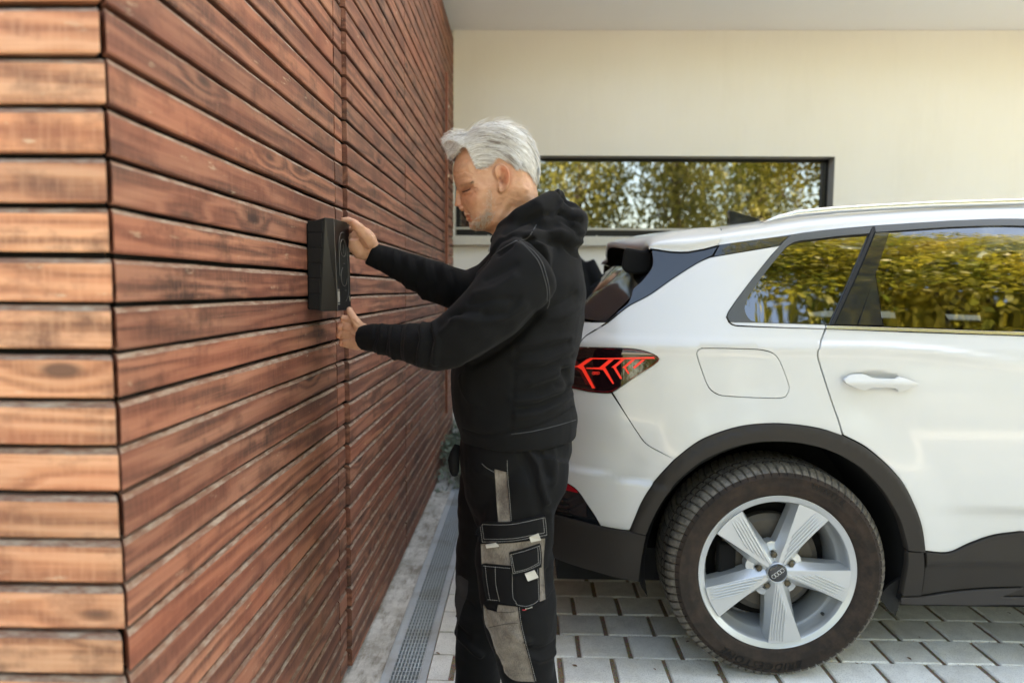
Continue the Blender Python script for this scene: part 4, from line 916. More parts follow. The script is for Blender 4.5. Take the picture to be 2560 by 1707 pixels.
M['brow'] = simple('eyebrow_hair', (.10, .07, .05), .8); M['lash'] = simple('dark_lash_line', (.012, .008, .007), .7)
t = NT('scalp_hair_mass'); c = t.coord(); n = t.noise(t.scale(c, (60, 60, 60)), 1, 4, .7); M['scalp'] = t.fin(t.ramp(n, [(.3, (.30, .27, .23)), (.6, (.62, .61, .58))]), .8)
t = NT('skin'); c = t.coord(); at = t.n('Attribute', attribute_name='tint').outputs['Color']; n = t.noise(c, 55, 5, .6); n2 = t.noise(c, 420, 2)
cc = t.mix(n, (.43, .215, .125), (.62, .355, .225)); cc = t.mix(1., cc, at, 'MULTIPLY'); t.bump(t.math('ADD', n2, t.math('MULTIPLY', n, 1.)), .25, .0008)
M['skin'] = t.fin(cc, .48, Subsurface_Weight=.12, Subsurface_Scale=.006, Subsurface_Radius=(1., .35, .2))
def remesh(mb, voxel, it=2, lam=.5):
    me = mesh('tmp', mb.v, mb.f); o = bpy.data.objects.new('tmp', me); COL.objects.link(o); m = o.modifiers.new('r', 'REMESH'); m.mode = 'VOXEL'; m.voxel_size = voxel
    dg_ = bpy.context.evaluated_depsgraph_get(); dg_.update(); r = bpy.data.meshes.new_from_object(o.evaluated_get(dg_)); bpy.data.objects.remove(o); bpy.data.meshes.remove(me)
    return relax(r, it, lam)
def relax(r, it, lam=.5):
    n = len(r.vertices); V = np.empty(n*3); r.vertices.foreach_get('co', V); V = V.reshape(-1, 3); E = np.empty(len(r.edges)*2, int); r.edges.foreach_get('vertices', E); E = E.reshape(-1, 2)
    dg_ = np.zeros(n); np.add.at(dg_, E[:,0], 1); np.add.at(dg_, E[:,1], 1)
    for _ in range(it):
        S_ = np.zeros_like(V); np.add.at(S_, E[:,0], V[E[:,1]]); np.add.at(S_, E[:,1], V[E[:,0]]); V = V+lam*(S_/dg_[:,None]-V)
    r.vertices.foreach_set('co', V.ravel()); r.update(); return r
def getV(me): V = np.empty(len(me.vertices)*3); me.vertices.foreach_get('co', V); return V.reshape(-1, 3)
def getN(me): V = np.empty(len(me.vertices)*3); me.vertex_normals.foreach_get('vector', V); return V.reshape(-1, 3)
def sculpt(me, strokes, side=0):
    """strokes: (polyline of (x, z), radius, amplitude, [skew]) pressed into the near side (side=-1) or both"""
    V = getV(me); N = getN(me); D = np.zeros(len(V)); P = V[:,[0, 2]]
    msk = np.clip(-N[:,1]*2.2+.3, 0, 1) if side else 1.
    for st_ in strokes:
        pl, r, a = st_[:3]; d = polydist(pl, P, False); D += a*np.exp(-(d/r)**2)*msk
    V = V+N*D[:,None]; me.vertices.foreach_set('co', V.ravel()); me.update()
def wrinkle(me, f, amp, stretch=(1, 1, 1), seed=0, mask=None):
    V = getV(me); N = getN(me); D = np.array([noise.noise(Vector((x*f*stretch[0]+seed, y*f*stretch[1], z*f*stretch[2]))) for x, y, z in V])*amp
    if mask is not None: D *= mask(V)
    V = V+N*D[:,None]; me.vertices.foreach_set('co', V.ravel()); me.update()
def put(me, name, mat, parent=None):
    me.name = name; me.materials.clear(); me.materials.append(mat); me.polygons.foreach_set('use_smooth', [True]*len(me.polygons)); return link(name, me, parent)
def T3(mb, P, R_, n=16, ry=None): mb.tube(P, list(R_), n, ry=list(ry) if ry else None)
def ball(mb, c, r, n=12):
    r = r if hasattr(r, '__len__') else (r, r, r); v = []; f = []; m = n//2+1
    for i in range(1, m):
        ph = math.pi*i/m
        for k in range(n): th = 2*math.pi*k/n; v.append((c[0]+r[0]*math.sin(ph)*math.cos(th), c[1]+r[1]*math.sin(ph)*math.sin(th), c[2]+r[2]*math.cos(ph)))
    f = [(i*n+k, (i+1)*n+k, (i+1)*n+(k+1) % n, i*n+(k+1) % n) for i in range(m-2) for k in range(n)]
    a = len(v); v += [(c[0], c[1], c[2]+r[2]), (c[0], c[1], c[2]-r[2])]; f += [(a, k, (k+1) % n) for k in range(n)]+[(a+1, (m-2)*n+(k+1) % n, (m-2)*n+k) for k in range(n)]
    mb.add(v, f)
# --- head shape: inflated side profile
YH = 1.85
HEADP = smoothpoly(((-0.1991,1.595),(-0.1974,1.574),(-0.1931,1.559),(-0.1856,1.547),(-0.1802,1.53),(-0.1769,1.509),(-0.1726,1.494),(-0.1672,1.483),(-0.1618,1.47),(-0.1553,1.458),(-0.152,1.447),(-0.1434,1.438),(-0.1272,1.437),(-0.1122,1.437),(-0.0938,1.428),(-0.0829,1.401),(-0.0589,1.36),(0.0142,1.371),(0.0583,1.457),(0.033,1.52),(0.0274,1.541),(0.0228,1.575),(0.0257,1.604),(0.0222,1.627),(0.0091,1.659),(-0.0102,1.683),(-0.0369,1.7),(-0.0689,1.708),(-0.1008,1.708),(-0.1326,1.7),(-0.1613,1.681),(-0.1826,1.654),(-0.1943,1.622),), .006, 60)
HP = np.array(HEADP)
EC = ((-0.068,1.575),)[0]
def headW(P):
    # P (n,2) -> half width
    d = polydist(HEADP, P); ins = inside(HEADP, P)
    x, z = P[:,0], P[:,1]; low = np.clip((EC[1]-.035-z)/.05, 0, 1); back = np.clip((x-EC[0]+.03)/.06, 0, 1)
    W = .079-.016*low-.006*low*back; Rr = .062-.012*back
    t_ = np.clip(d/Rr, 0, 1); w_ = W*(1-(1-t_)**2.1)**.58
    return np.where(ins, w_, 0)
def inflate(outl, wf, step):
    V, T, L = fillpoly(outl, (), step); w_ = wf(V); n = len(V); bd = set(L[0]); w_[list(bd)] = 0
    v = [(V[i][0], YH-w_[i], V[i][1]) for i in range(n)]; mp = {}; 
    for i in range(n):
        if i in bd: mp[i] = i
        else: mp[i] = len(v); v.append((V[i][0], YH+w_[i], V[i][1]))
    f = [tuple(t) for t in T]+[tuple(mp[i] for i in t[::-1]) for t in T]; return v, f
body = MB()
v, f = inflate(HEADP, headW, .006); body.add(v, f)
T3(body, ((-0.1835,1.85,1.547),(-0.184,1.85,1.53),(-0.1829,1.85,1.513),(-0.1834,1.85,1.502),), (.0058, .0082, .0106, .0114), 12)
for s in (-1, 1):
    c = ((-0.1737,1.85,1.497),)[0]; ball(body, (c[0], YH+s*.0125, c[2]), (.0095, .007, .0075))
c = ((-0.1629,1.85,1.481),)[0]; ball(body, c, (.0062, .022, .0055)); c = ((-0.1586,1.85,1.468),)[0]; ball(body, c, (.0062, .019, .0055)); c = ((-0.1413,1.85,1.452),)[0]; ball(body, c, (.015, .024, .014))
c = ((-0.1771,1.85,1.559),)[0]
for s in (-1, 1): ball(body, (c[0], YH+s*.020, c[2]), (.010, .018, .0065))
# neck, trunk, limbs under the clothes
T3(body, ((-0.0458,1.85,1.478),(-0.0186,1.85,1.425),(-0.0018,1.85,1.361),), (.062, .066, .075), 18, (.060, .064, .10))
T3(body, ((-0.0019,1.85,1.371),(0.0043,1.85,1.286),(-0.0269,1.85,1.133),(-0.031,1.85,0.9797),(-0.0244,1.85,0.8465),), (.08, .10, .11, .11, .10), 18, (.13, .14, .14, .13, .12))
T3(body, ((0.0053,1.66,1.338),(-0.076,1.61,1.238),(-0.1834,1.6,1.15),), (.05, .042, .038), 12); T3(body, ((-0.1834,1.6,1.15),(-0.2621,1.68,1.139),(-0.3412,1.755,1.149),(-0.4276,1.813,1.156),), (.034, .030, .026, .025), 14, (.034, .030, .027, .027))
T3(body, ((-0.0258,2.05,1.351),(-0.1742,2.04,1.266),), (.05, .04), 12); T3(body, ((-0.1742,2.04,1.266),(-0.267,2,1.303),(-0.3924,1.965,1.357),(-0.4522,1.95,1.387),), (.034, .030, .026, .024), 14, (.034, .030, .026, .026))
T3(body, ((0.0083,1.76,0.8575),(-0.0212,1.76,0.6207),(-0.0112,1.75,0.4617),(0.0139,1.76,0.2801),(0.0351,1.77,0.1166),), (.05, .05, .045, .04, .035)); T3(body, ((-0.0486,1.94,0.8132),(-0.1008,1.97,0.5648),(-0.1191,1.99,0.4093),(-0.1334,2,0.2164),(-0.1426,2,0.0637),), (.05, .05, .045, .04, .035))
# ear
earo = smoothpoly(((-0.0836,1.586),(-0.0795,1.594),(-0.0704,1.598),(-0.0591,1.596),(-0.0499,1.587),(-0.0447,1.572),(-0.0445,1.555),(-0.0485,1.54),(-0.0566,1.531),(-0.0658,1.526),(-0.072,1.53),(-0.0731,1.543),(-0.0762,1.558),(-0.0825,1.572),), .004, 70)
V, T, L = fillpoly(earo, (), .0028); dd = polydist(earo, V); xs_, zs_ = V[:,0], V[:,1]; cx_, cz_ = np.mean(earo, 0)
wl = headW(V); rise = .010+.010*np.clip((xs_-cx_+.010)/.028, 0, 1); helix = .0050*np.exp(-((dd-.0028)/.0022)**2); conch = -.0150*np.exp(-(((xs_-cx_+.004)/.0085)**2+((zs_-cz_+.004)/.015)**2)); anti = .003*np.exp(-((dd-.0095)/.002)**2)*(zs_ > cz_-.012)
bd = L[0]; hh = wl+rise+helix+conch+anti
for s in (-1, 1):
    n0 = len(V); v = [(V[i][0], YH+s*hh[i], V[i][1]) for i in range(n0)]+[(V[i][0]-.004, YH+s*(wl[i]-.004+.55*max(0, rise[i]-.008)), V[i][1]) for i in range(n0)]
    f = [tuple(t) for t in T]+[tuple(i+n0 for i in t[::-1]) for t in T]+[(bd[i], bd[i-1], bd[i-1]+n0, bd[i]+n0) for i in range(len(bd))]
    if s > 0: f = [q[::-1] for q in f]
    body.add(v, f)
# near hand: a fist with the thumb up under the box
T3(body, ((-0.4151,1.805,1.153),(-0.4401,1.82,1.156),(-0.4649,1.833,1.161),(-0.49,1.842,1.167),), (.027, .033, .037, .034), 16, (.026, .024, .021, .018))
T3(body, ((-0.4151,1.805,1.153),(-0.4584,1.828,1.137),(-0.4876,1.84,1.141),), (.022, .024, .022), 14, (.026, .023, .020))
for i, (x, y) in enumerate(((860, 797), (852, 817), (851, 838), (856, 858))):
    a = ((-0.4949,1.845,1.198),(-0.5038,1.845,1.176),(-0.5052,1.845,1.153),(-0.5,1.845,1.131),)[i]; a = Vector(a); k = (1, 1.04, 1, .86)[i]
    T3(body, [a+Vector((.022, -.004, 0)), a+Vector((0, -.006, 0)), a+Vector((-.006, .012, .001)), a+Vector((-.002, .034*k, .0)), a+Vector((.016, .040*k, -.001)), a+Vector((.026, .026, -.001))], (.0105*k, .0108*k, .0100*k, .0092*k, .0088*k, .008*k), 10)
T3(body, ((-0.438,1.812,1.173),(-0.4508,1.808,1.19),(-0.4623,1.812,1.205),(-0.4713,1.818,1.219),(-0.4743,1.822,1.229),), (.015, .0125, .0108, .0098, .0082), 12)
# far hand: thumb and fingers round the top corner of the box
T3(body, ((-0.4453,1.95,1.388),(-0.4599,1.945,1.409),(-0.4758,1.945,1.427),(-0.486,1.95,1.44),), (.030, .038, .036, .028), 18, (.028, .024, .020, .017))
T3(body, ((-0.4522,1.95,1.382),(-0.4725,1.935,1.386),(-0.4824,1.925,1.403),(-0.4832,1.92,1.418),), (.024, .024, .021, .016), 14, (.022, .024, .022, .018))
T3(body, ((-0.4406,1.925,1.405),(-0.4514,1.905,1.428),(-0.465,1.893,1.448),(-0.478,1.888,1.46),(-0.4835,1.888,1.465),), (.021, .0185, .0150, .0125, .009), 14)
T3(body, ((-0.4782,1.965,1.442),(-0.4911,1.962,1.465),(-0.5111,1.96,1.474),(-0.5304,1.955,1.473),), (.015, .0125, .0105, .0085), 12)
for i, (dx, dz) in enumerate(((0, 0), (3, 17), (4, 34))):
    a = ((-0.483,1.985,1.448),(-0.4833,1.99,1.43),(-0.4823,1.99,1.412),)[i]; b_ = ((-0.5127,2.01,1.452),(-0.5134,2.012,1.431),(-0.5107,2.01,1.411),)[i]; c_ = ((-0.5449,2.02,1.448),(-0.5451,2.02,1.429),(-0.5417,2.02,1.411),)[i]
    T3(body, [Vector(a)+Vector((.01, -.02, -.005)), a, b_, c_], (.012, .0108, .0098, .008), 10)
bm_ = remesh(body, .0022, 3, .5)
sculpt(bm_, [(((-0.167,1.54),(-0.1524,1.542),), .010, -.0075), (((-0.1649,1.532),(-0.1545,1.534),), .006, .0040), (((-0.1681,1.535),(-0.1566,1.536),(-0.1451,1.543),), .0024, -.0028), (((-0.1649,1.523),(-0.1482,1.527),(-0.1399,1.536),), .004, -.0016), (((-0.142,1.544),(-0.1316,1.548),), .002, -.0022), (((-0.142,1.54),(-0.1305,1.539),), .002, -.0022), (((-0.143,1.536),(-0.1336,1.529),), .002, -.0020), (((-0.1859,1.578),(-0.1598,1.583),(-0.1442,1.575),), .003, -.0012), (((-0.1858,1.564),(-0.165,1.568),(-0.1462,1.564),), .003, -.0012), (((-0.1618,1.527),(-0.1482,1.525),(-0.1409,1.529),), .003, -.0022),
             (((-0.1806,1.548),(-0.1671,1.553),(-0.1462,1.555),), .007, .0036), (((-0.1669,1.494),(-0.1564,1.482),(-0.1522,1.466),), .004, -.0028), (((-0.1491,1.492),(-0.1283,1.513),(-0.118,1.534),), .018, .004), (((-0.1338,1.575),(-0.1233,1.554),), .02, -.003), (((-0.1616,1.47),(-0.148,1.466),), .0024, -.0030), (((-0.1648,1.5),(-0.1543,1.482),), .004, -.0016), (((-0.1742,1.5),(-0.1669,1.5),), .0035, -.0012),
             (((-0.1228,1.439),(-0.081,1.456),(-0.0583,1.493),), .010, .0020), (((-0.107,1.425),(-0.0653,1.452),(-0.0395,1.493),), .008, -.0030), (((-0.1335,1.508),(-0.1073,1.482),), .02, .0025),
             (((-0.4957,1.193),(-0.4701,1.186),), .003, -.0032), (((-0.4992,1.168),(-0.4746,1.167),), .003, -.0034), (((-0.4962,1.144),(-0.4748,1.147),), .003, -.0030), (((-0.4638,1.181),(-0.4352,1.157),), .004, .0016), (((-0.4682,1.163),(-0.4353,1.149),), .004, .0014), (((-0.4594,1.197),(-0.4446,1.185),), .003, -.002), (((-0.4618,1.416),(-0.4474,1.392),), .005, -.003)], 1)
V = getV(bm_); N_ = getN(bm_); D_ = np.zeros(len(V)); sel = np.nonzero(V[:,2] > 1.42)[0]
for i in sel: x, y, z = V[i]; D_[i] = .0010*noise.noise(Vector((x*70, y*70, z*110)))+.0005*noise.noise(Vector((x*200, y*200, z*300)))
V = V+N_*D_[:,None]; bm_.vertices.foreach_set('co', V.ravel()); bm_.update(); P = V[:,[0, 2]]; tint = np.ones((len(V), 4)); tint[:,:3] = 1
def tint_shade(pl, r, col, k=1.):
    w_ = (np.exp(-(polydist(pl, P, False)/r)**2)*k)[:,None]; tint[:,:3] = tint[:,:3]*(1-w_)+np.array(col)*tint[:,:3]*w_
hz = V[:,2] > 1.45
tint_shade(((-0.1585,1.475),(-0.1522,1.471),), .0045, (.85, .58, .52)); tint_shade(((-0.1543,1.463),(-0.148,1.462),), .0045, (.82, .56, .50)); tint_shade(((-0.1805,1.5),(-0.1753,1.492),), .010, (.95, .72, .66), .7); tint_shade(((-0.0631,1.585),(-0.0506,1.575),(-0.0525,1.554),), .010, (1.0, .66, .58), .8)
tint_shade(((-0.1649,1.536),(-0.1503,1.542),), .009, (.62, .46, .42), .75); tint_shade(((-0.1649,1.525),(-0.1388,1.523),(-0.1439,1.503),), .016, (.96, .76, .70), .6); tint_shade(((-0.1281,1.451),(-0.0967,1.456),(-0.0761,1.498),), .020, (.90, .80, .72), .5); V_ = V; blot = np.array([noise.noise(Vector((x*90, y*90, z*90))) for x, y, z in V_[::1]]) if len(V_) < 900000 else 0; tint[:,:3] *= (1+np.clip(blot, -.6, .6)[:,None]*np.array([.04, .09, .10]))
tint_shade(((-0.0692,1.563),(-0.065,1.554),), .005, (.45, .25, .2), .8)  # shade in the ear hollow painted into the skin tint
tint_shade(((-0.5045,1.195),(-0.5091,1.173),(-0.5093,1.149),(-0.503,1.13),), .010, (1., .72, .62), .6); tint_shade(((-0.48,1.461),(-0.4734,1.453),), .010, (1., .78, .70), .6)
ca = bm_.color_attributes.new('tint', 'FLOAT_COLOR', 'POINT'); ca.data.foreach_set('color', tint.ravel())
man = put(bm_, 'person', M['skin']); tag(man, label='white-haired man in black hoodie and work trousers holding the black wall box with both hands', category='person')
# lashes, eyebrow
b = MB()
for s, yy in ((-1, 1.7905), (1, 1.9095)):
    pass
bvh = BVHTree.FromPolygons([tuple(v_) for v_ in getV(bm_)], [tuple(p.vertices) for p in bm_.polygons])
def onto(x, z, y=1.75, off=.0, tree=None, maxd=1.2):
    d = (Vector((x, y, z))-CAMP).normalized(); h = (tree or bvh).ray_cast(CAMP, d, 4)
    if h[0] is None: return None, None
    n = h[1] if h[1].dot(d) < 0 else -h[1]; return h[0]+n*off, n
b = MB(); L_ = [onto(x, z, 1.80, .0006)[0] for x, z in smoothpoly(((-0.1681,1.534),(-0.1639,1.534),(-0.1576,1.536),(-0.1524,1.538),(-0.1482,1.541),), .002, 60, False)]
b.tube([p for p in L_ if p], .0012, 5); b.obj('eyelashes', M['lash'], man)
rs = np.random.RandomState(5)
def hairobj(name, strands, rad0, mat, parent):
    hc = bpy.data.hair_curves.new(name); hc.add_curves([len(s) for s in strands]); n = sum(len(s) for s in strands)
    hc.position_data.foreach_set('vector', np.concatenate([np.array(s) for s in strands]).ravel().astype(np.float32))
    ra = hc.attributes.get('radius') or hc.attributes.new('radius', 'FLOAT', 'POINT'); ra.data.foreach_set('value', np.concatenate([rad0*np.linspace(1, .25, len(s)) for s in strands]).astype(np.float32))
    hc.materials.append(mat); return link(name, hc, parent)
st_ = []
for k in range(150):
    a, b_ = ((-0.1827,1.547),(-0.1441,1.557),); t_ = rs.rand(); x = a[0]+(b_[0]-a[0])*t_; z = a[1]+(b_[1]-a[1])*t_+rs.normal()*.0016+.003*math.sin(t_*3.1)
    p, n_ = onto(x, z, 1.80)
    if p is None: continue
    d = Vector((.9, -.2, .25+rs.normal()*.3)).normalized(); st_.append([p, p+d*.004+n_*.0012, p+d*.008+n_*.0014])
hairobj('eyebrow', st_, .00022, M['brow'], man)
# beard
BR = ((-0.1014,1.552),(-0.0899,1.544),(-0.0814,1.518),(-0.0781,1.493),(-0.0832,1.472),(-0.0956,1.451),(-0.1123,1.437),(-0.1332,1.433),(-0.1479,1.442),(-0.1522,1.455),(-0.1438,1.461),(-0.148,1.471),(-0.1595,1.475),(-0.1679,1.481),(-0.1648,1.485),(-0.1522,1.481),(-0.1376,1.469),(-0.1271,1.472),(-0.1178,1.492),(-0.1106,1.518),)
bp_ = np.array(BR); st_ = []; (x0, z0), (x1, z1) = bp_.min(0), bp_.max(0)
bc = rs.uniform((x0, z0), (x1, z1), (22000, 2)); bc = bc[inside(BR, bc)]; bdd = polydist(BR, bc)
for (x, z), d0 in zip(bc, bdd):
    if len(st_) >= 2900: break
    if z > ((-0.123,1.482),)[0][1] and rs.rand() < .62: continue
    if d0 < .016*rs.rand()**1.2 or .5+noise.noise(Vector((x*120, z*120, 5))) < rs.rand()*.6: continue
    p, n_ = onto(x, z, 1.80)
    if p is None: continue
    d = (Vector((-.35, -.1, -.9))+Vector(rs.normal(size=3))*.35).normalized(); l = rs.uniform(.002, .0055); st_.append([p-n_*.0004, p+n_*l*.5+d*l*.5, p+n_*l*.7+d*l])
hairobj('beard', st_, .00013, M['beard'], man)
# hair mass and strands
_h = ((-0.2339,1.729),(0.0875,1.52),)
HX = lambda px: _h[0][0]+(px-1100)/300*(_h[1][0]-_h[0][0])
HZ = lambda py: _h[0][1]+(py-300)/200*(_h[1][1]-_h[0][1])
HOUT = smoothpoly(((-0.2221,1.67),(-0.2243,1.662),(-0.2125,1.655),(-0.2104,1.635),(-0.2018,1.62),(-0.1922,1.627),(-0.1783,1.637),(-0.1634,1.643),(-0.1526,1.629),(-0.1419,1.604),(-0.1311,1.587),(-0.1161,1.585),(-0.0991,1.597),(-0.0884,1.604),(-0.0778,1.617),(-0.0608,1.617),(-0.0457,1.604),(-0.0307,1.587),(-0.0147,1.589),(0.0035,1.583),(0.0175,1.571),(0.024,1.56),(0.028,1.583),(0.0294,1.6),(0.0244,1.625),(0.0166,1.653),(-0.0017,1.683),(-0.0317,1.707),(-0.0551,1.717),(-0.0785,1.721),(-0.1076,1.719),(-0.1327,1.711),(-0.1539,1.698),(-0.1709,1.687),(-0.1848,1.686),(-0.1976,1.685),(-0.2072,1.68),), .005, 75)
CROWN = smoothpoly(((-0.2221,1.67),(-0.2243,1.662),(-0.2125,1.655),(-0.2104,1.635),(-0.2018,1.62),(-0.1985,1.593),(-0.191,1.54),(-0.1262,1.456),(-0.0188,1.456),(0.0231,1.541),(0.028,1.583),(0.0294,1.6),(0.0244,1.625),(0.0166,1.653),(-0.0017,1.683),(-0.0317,1.707),(-0.0551,1.717),(-0.0785,1.721),(-0.1076,1.719),(-0.1327,1.711),(-0.1539,1.698),(-0.1709,1.687),(-0.1848,1.686),(-0.1976,1.685),(-0.2072,1.68),), .006, 75)
def hairW(P):
    d = polydist(CROWN, P); x = P[:,0]; fr = np.clip((((-0.1697,1.625),)[0][0]-x)/.05, 0, 1)
    W = .087-.010*fr; t_ = np.clip(d/(.060+.0*fr), 0, 1); w_ = W*(1-(1-t_)**2.1)**.56
    dl = polydist(HOUT, P); base = headW(P)
    return np.maximum(w_-.004, base+.0015)*1.0-.0*dl
HMASS = [(max(x, HX(1131)+.0001*(i % 3)), z) for i, (x, z) in enumerate(inset(HOUT, .0045))]; V, T, L = fillpoly(HMASS, (), .006); w_ = hairW(V); bd = set(L[0]); dcr = polydist(CROWN, V)
for i in bd:
    if dcr[i] < .007: w_[i] *= .55
n0 = len(V); v = [(V[i][0], YH-w_[i], V[i][1]) for i in range(n0)]+[(V[i][0], YH+w_[i], V[i][1]) for i in range(n0)]
hm = mesh('hair', v, [tuple(t) for t in T]+[tuple(i+n0 for i in t[::-1]) for t in T]+[(L[0][i-1], L[0][i], L[0][i]+n0, L[0][i-1]+n0) for i in range(len(L[0]))], M['scalp'], None, True); hobj = link('hair', hm, man)
st_ = []; (x0, z0), (x1, z1) = np.min(HOUT, 0), np.max(HOUT, 0); C0 = ((-0.1105,1.534),)[0]; part = ((-0.1377,1.633),)[0]
def flow(x, z):
    dx, dz = x-C0[0], z-C0[1]; t_ = np.array([dz, -dx]); r_ = math.hypot(dx, dz)+1e-6; t_ = t_/r_
    lowf = sstep(1.60, 1.545, z) if False else 0
    wv = .35*noise.noise(Vector((x*38, z*38, 1.))); a = np.array([t_[0]-t_[1]*wv, t_[1]+t_[0]*wv]); return a/np.linalg.norm(a)
cand = rs.uniform((x0, z0), (x1, z1), (60000, 2)); cand = cand[inside(HOUT, cand)]; k = 0
WC = {}
seeds = cand[:15000]; NS = 8; Ls = rs.uniform(.028, .062, len(seeds)); cur = seeds.copy(); paths = [cur.copy()]
for s in range(NS-1):
    fl = np.array([flow(x, z) for x, z in cur]); nxt = cur+fl*(Ls/(NS-1))[:,None]
    paths.append(nxt); cur = nxt
paths = np.array(paths)      # NS, n, 2
ins = np.array([inside(HOUT, p) for p in paths]); dist_ = np.array([polydist(HOUT, p) for p in paths])
ws_ = np.array([hairW(p) for p in paths]); lump = rs.normal(size=len(seeds))*.0016
off = np.linspace(-.001, .0035, NS)
clump = np.array([noise.noise(Vector((x*55, z*140, 3.))) for x, z in seeds])
for i in range(len(seeds)):
    good = ins[:,i] | (dist_[:,i] < .0075*((i*7919 % 97)/97.)**1.5+.001); m = int(np.argmin(good)) if not good.all() else NS
    if m < 4: continue
    sd = -1 if i % 4 else 1; q = []
    for s in range(m):
        w0_ = max(ws_[s, i], .0)+off[s]+lump[i]+.0085*clump[i]*(.4+s/NS)
        q.append((paths[s, i, 0], YH+sd*w0_, paths[s, i, 1]+.001*math.sin(s*1.3+i)*.4))
    st_.append(q)
# loose tuft over the forehead and wisps on the crown line
tp = ((-0.2211,1.666),(-0.2104,1.675),(-0.1965,1.681),(-0.2147,1.658),(-0.2104,1.641),(-0.2039,1.629),)
for k in range(900):
    a = tp[k % 6]; yy = YH+rs.normal()*.028; p = Vector((a[0]+.030+rs.normal()*.006, yy, a[1]+.006+rs.normal()*.006)); e = Vector((a[0]-.003+rs.normal()*.004, yy+rs.normal()*.006, a[1]+rs.normal()*.005)); mid_ = (p+e)/2+Vector((0, 0, .006+rs.normal()*.002))
    st_.append([tuple(p), tuple(p.lerp(mid_, .6)), tuple(mid_), tuple(mid_.lerp(e, .6)+Vector((0, 0, .001))), tuple(e)])
fc = rs.uniform((HX(1108), HZ(410)), (HX(1172), HZ(342)), (9000, 2)); fc = fc[inside(HOUT, fc)][:3400]
for k_, (x, z) in enumerate(fc):
    dx_, dz_ = -.006-.006*rs.rand(), -.004+.006*rs.rand(); q = []
    for s in range(5):
        t_ = s/4; xx, zz_ = x+.008+dx_*t_*1.4, z+.004*math.sin(t_*3.1)+dz_*t_*1.2; q.append([xx, zz_])
    q = np.array(q); wq = hairW(q); sg = -1 if k_ % 3 else 1; e_ = rs.normal()*.0012
    st_.append([(a, YH+sg*(w0_*(1 if w0_ > .002 else 0)+.0016+e_), c_) for (a, c_), w0_ in zip(q, wq)])
ln = ((-0.2019,1.683),(-0.1709,1.687),(-0.1327,1.711),(-0.0785,1.721),(-0.0317,1.708),(-0.0017,1.683),(0.0166,1.653),(0.0244,1.625),)
for k in range(500):
    j = rs.randint(0, 7); t_ = rs.rand(); x = ln[j][0]*(1-t_)+ln[j+1][0]*t_; z = ln[j][1]*(1-t_)+ln[j+1][1]*t_; d = Vector((ln[j+1][0]-ln[j][0], 0, ln[j+1][1]-ln[j][1])).normalized(); nn = Vector((-d.z, 0, d.x)); yy = YH+rs.normal()*.03
    p = Vector((x, yy, z))-nn*.004; st_.append([tuple(p), tuple(p+d*.012+nn*.003), tuple(p+d*.026+nn*rs.uniform(.002, .006)), tuple(p+d*.042+nn*rs.uniform(-.002, .006))])
hairobj('hair_strands', st_, .00042, M['hair'], hobj)
M['hairdark'] = simple('grey_brown_hair', (.16, .125, .095), .6)
pp = []
for a, b_, wd, cnt in (((1198, 360), (1262, 382), 7, 190), ((1232, 352), (1290, 366), 6, 130), ((1255, 396), (1312, 424), 8, 190), ((1170, 352), (1230, 346), 5, 60), ((1290, 428), (1338, 446), 8, 170), ((1240, 408), (1300, 432), 4, 110), ((1210, 380), (1275, 402), 5, 80)):
    for k in range(cnt): t_ = rs.rand(); pp.append((a[0]+(b_[0]-a[0])*t_+rs.normal()*wd*.5, a[1]+(b_[1]-a[1])*t_+rs.normal()*wd*.45))
cur = np.array([(HX(a), HZ(b_)) for a, b_ in pp]); nz_ = np.array([.006*noise.noise(Vector((a*.05, b_*.15, 2.))) for a, b_ in pp]); okk = np.ones(len(cur), bool); pth = [[] for _ in pp]
for s in range(6):
    okk &= inside(HOUT, cur); wv = hairW(cur)
    for i in np.nonzero(okk)[0]: pth[i].append((cur[i, 0], YH-(wv[i]+.0022+nz_[i]+.0003*s), cur[i, 1]))
    cur = cur+np.array([flow(*c_) for c_ in cur])*.0055
st_ = [q for q in pth if len(q) > 2]
hairobj('dark_hair_strands', st_, .00036, M['hairdark'], hobj)
# ---- hoodie
h = MB()
T3(h, ((0.0053,1.85,1.401),(0.0165,1.85,1.361),(0.0127,1.85,1.307),(0.0025,1.85,1.242),(-0.0162,1.85,1.16),(-0.0309,1.85,1.094),(-0.0359,1.85,1.046),(-0.0378,1.85,1.007),(-0.0331,1.85,0.9598),(-0.0217,1.85,0.9134),(-0.0214,1.85,0.8778),), (.108, .130, .150, .158, .163, .170, .170, .165, .166, .161, .160), 40, (.12, .17, .195, .205, .21, .205, .20, .195, .192, .186, .182))
T3(h, ((-0.0161,1.665,1.348),(-0.007,1.75,1.377),(-0.0022,1.85,1.395),(-0.0135,1.95,1.387),(-0.0316,2.035,1.368),), (.075, .088, .092, .088, .075), 20)
T3(h, ((0.0225,1.66,1.348),(0.0014,1.652,1.331),(-0.0342,1.625,1.285),(-0.0756,1.603,1.238),(-0.1174,1.597,1.2),(-0.1503,1.598,1.173),(-0.1795,1.607,1.155),(-0.2106,1.627,1.146),(-0.2507,1.67,1.143),(-0.298,1.715,1.145),(-0.3413,1.755,1.146),(-0.384,1.785,1.151),(-0.4065,1.8,1.152),(-0.4361,1.817,1.151),), (.070, .086, .083, .077, .071, .067, .065, .062, .057, .049, .043, .040, .039, .0365), 28)
ball(h, ((-0.1827,1.61,1.149),)[0], .060, 20)
T3(h, ((0.004,2.03,1.356),(-0.0376,2.05,1.343),(-0.1091,2.05,1.291),(-0.1742,2.04,1.266),), (.07, .083, .075, .068), 20)
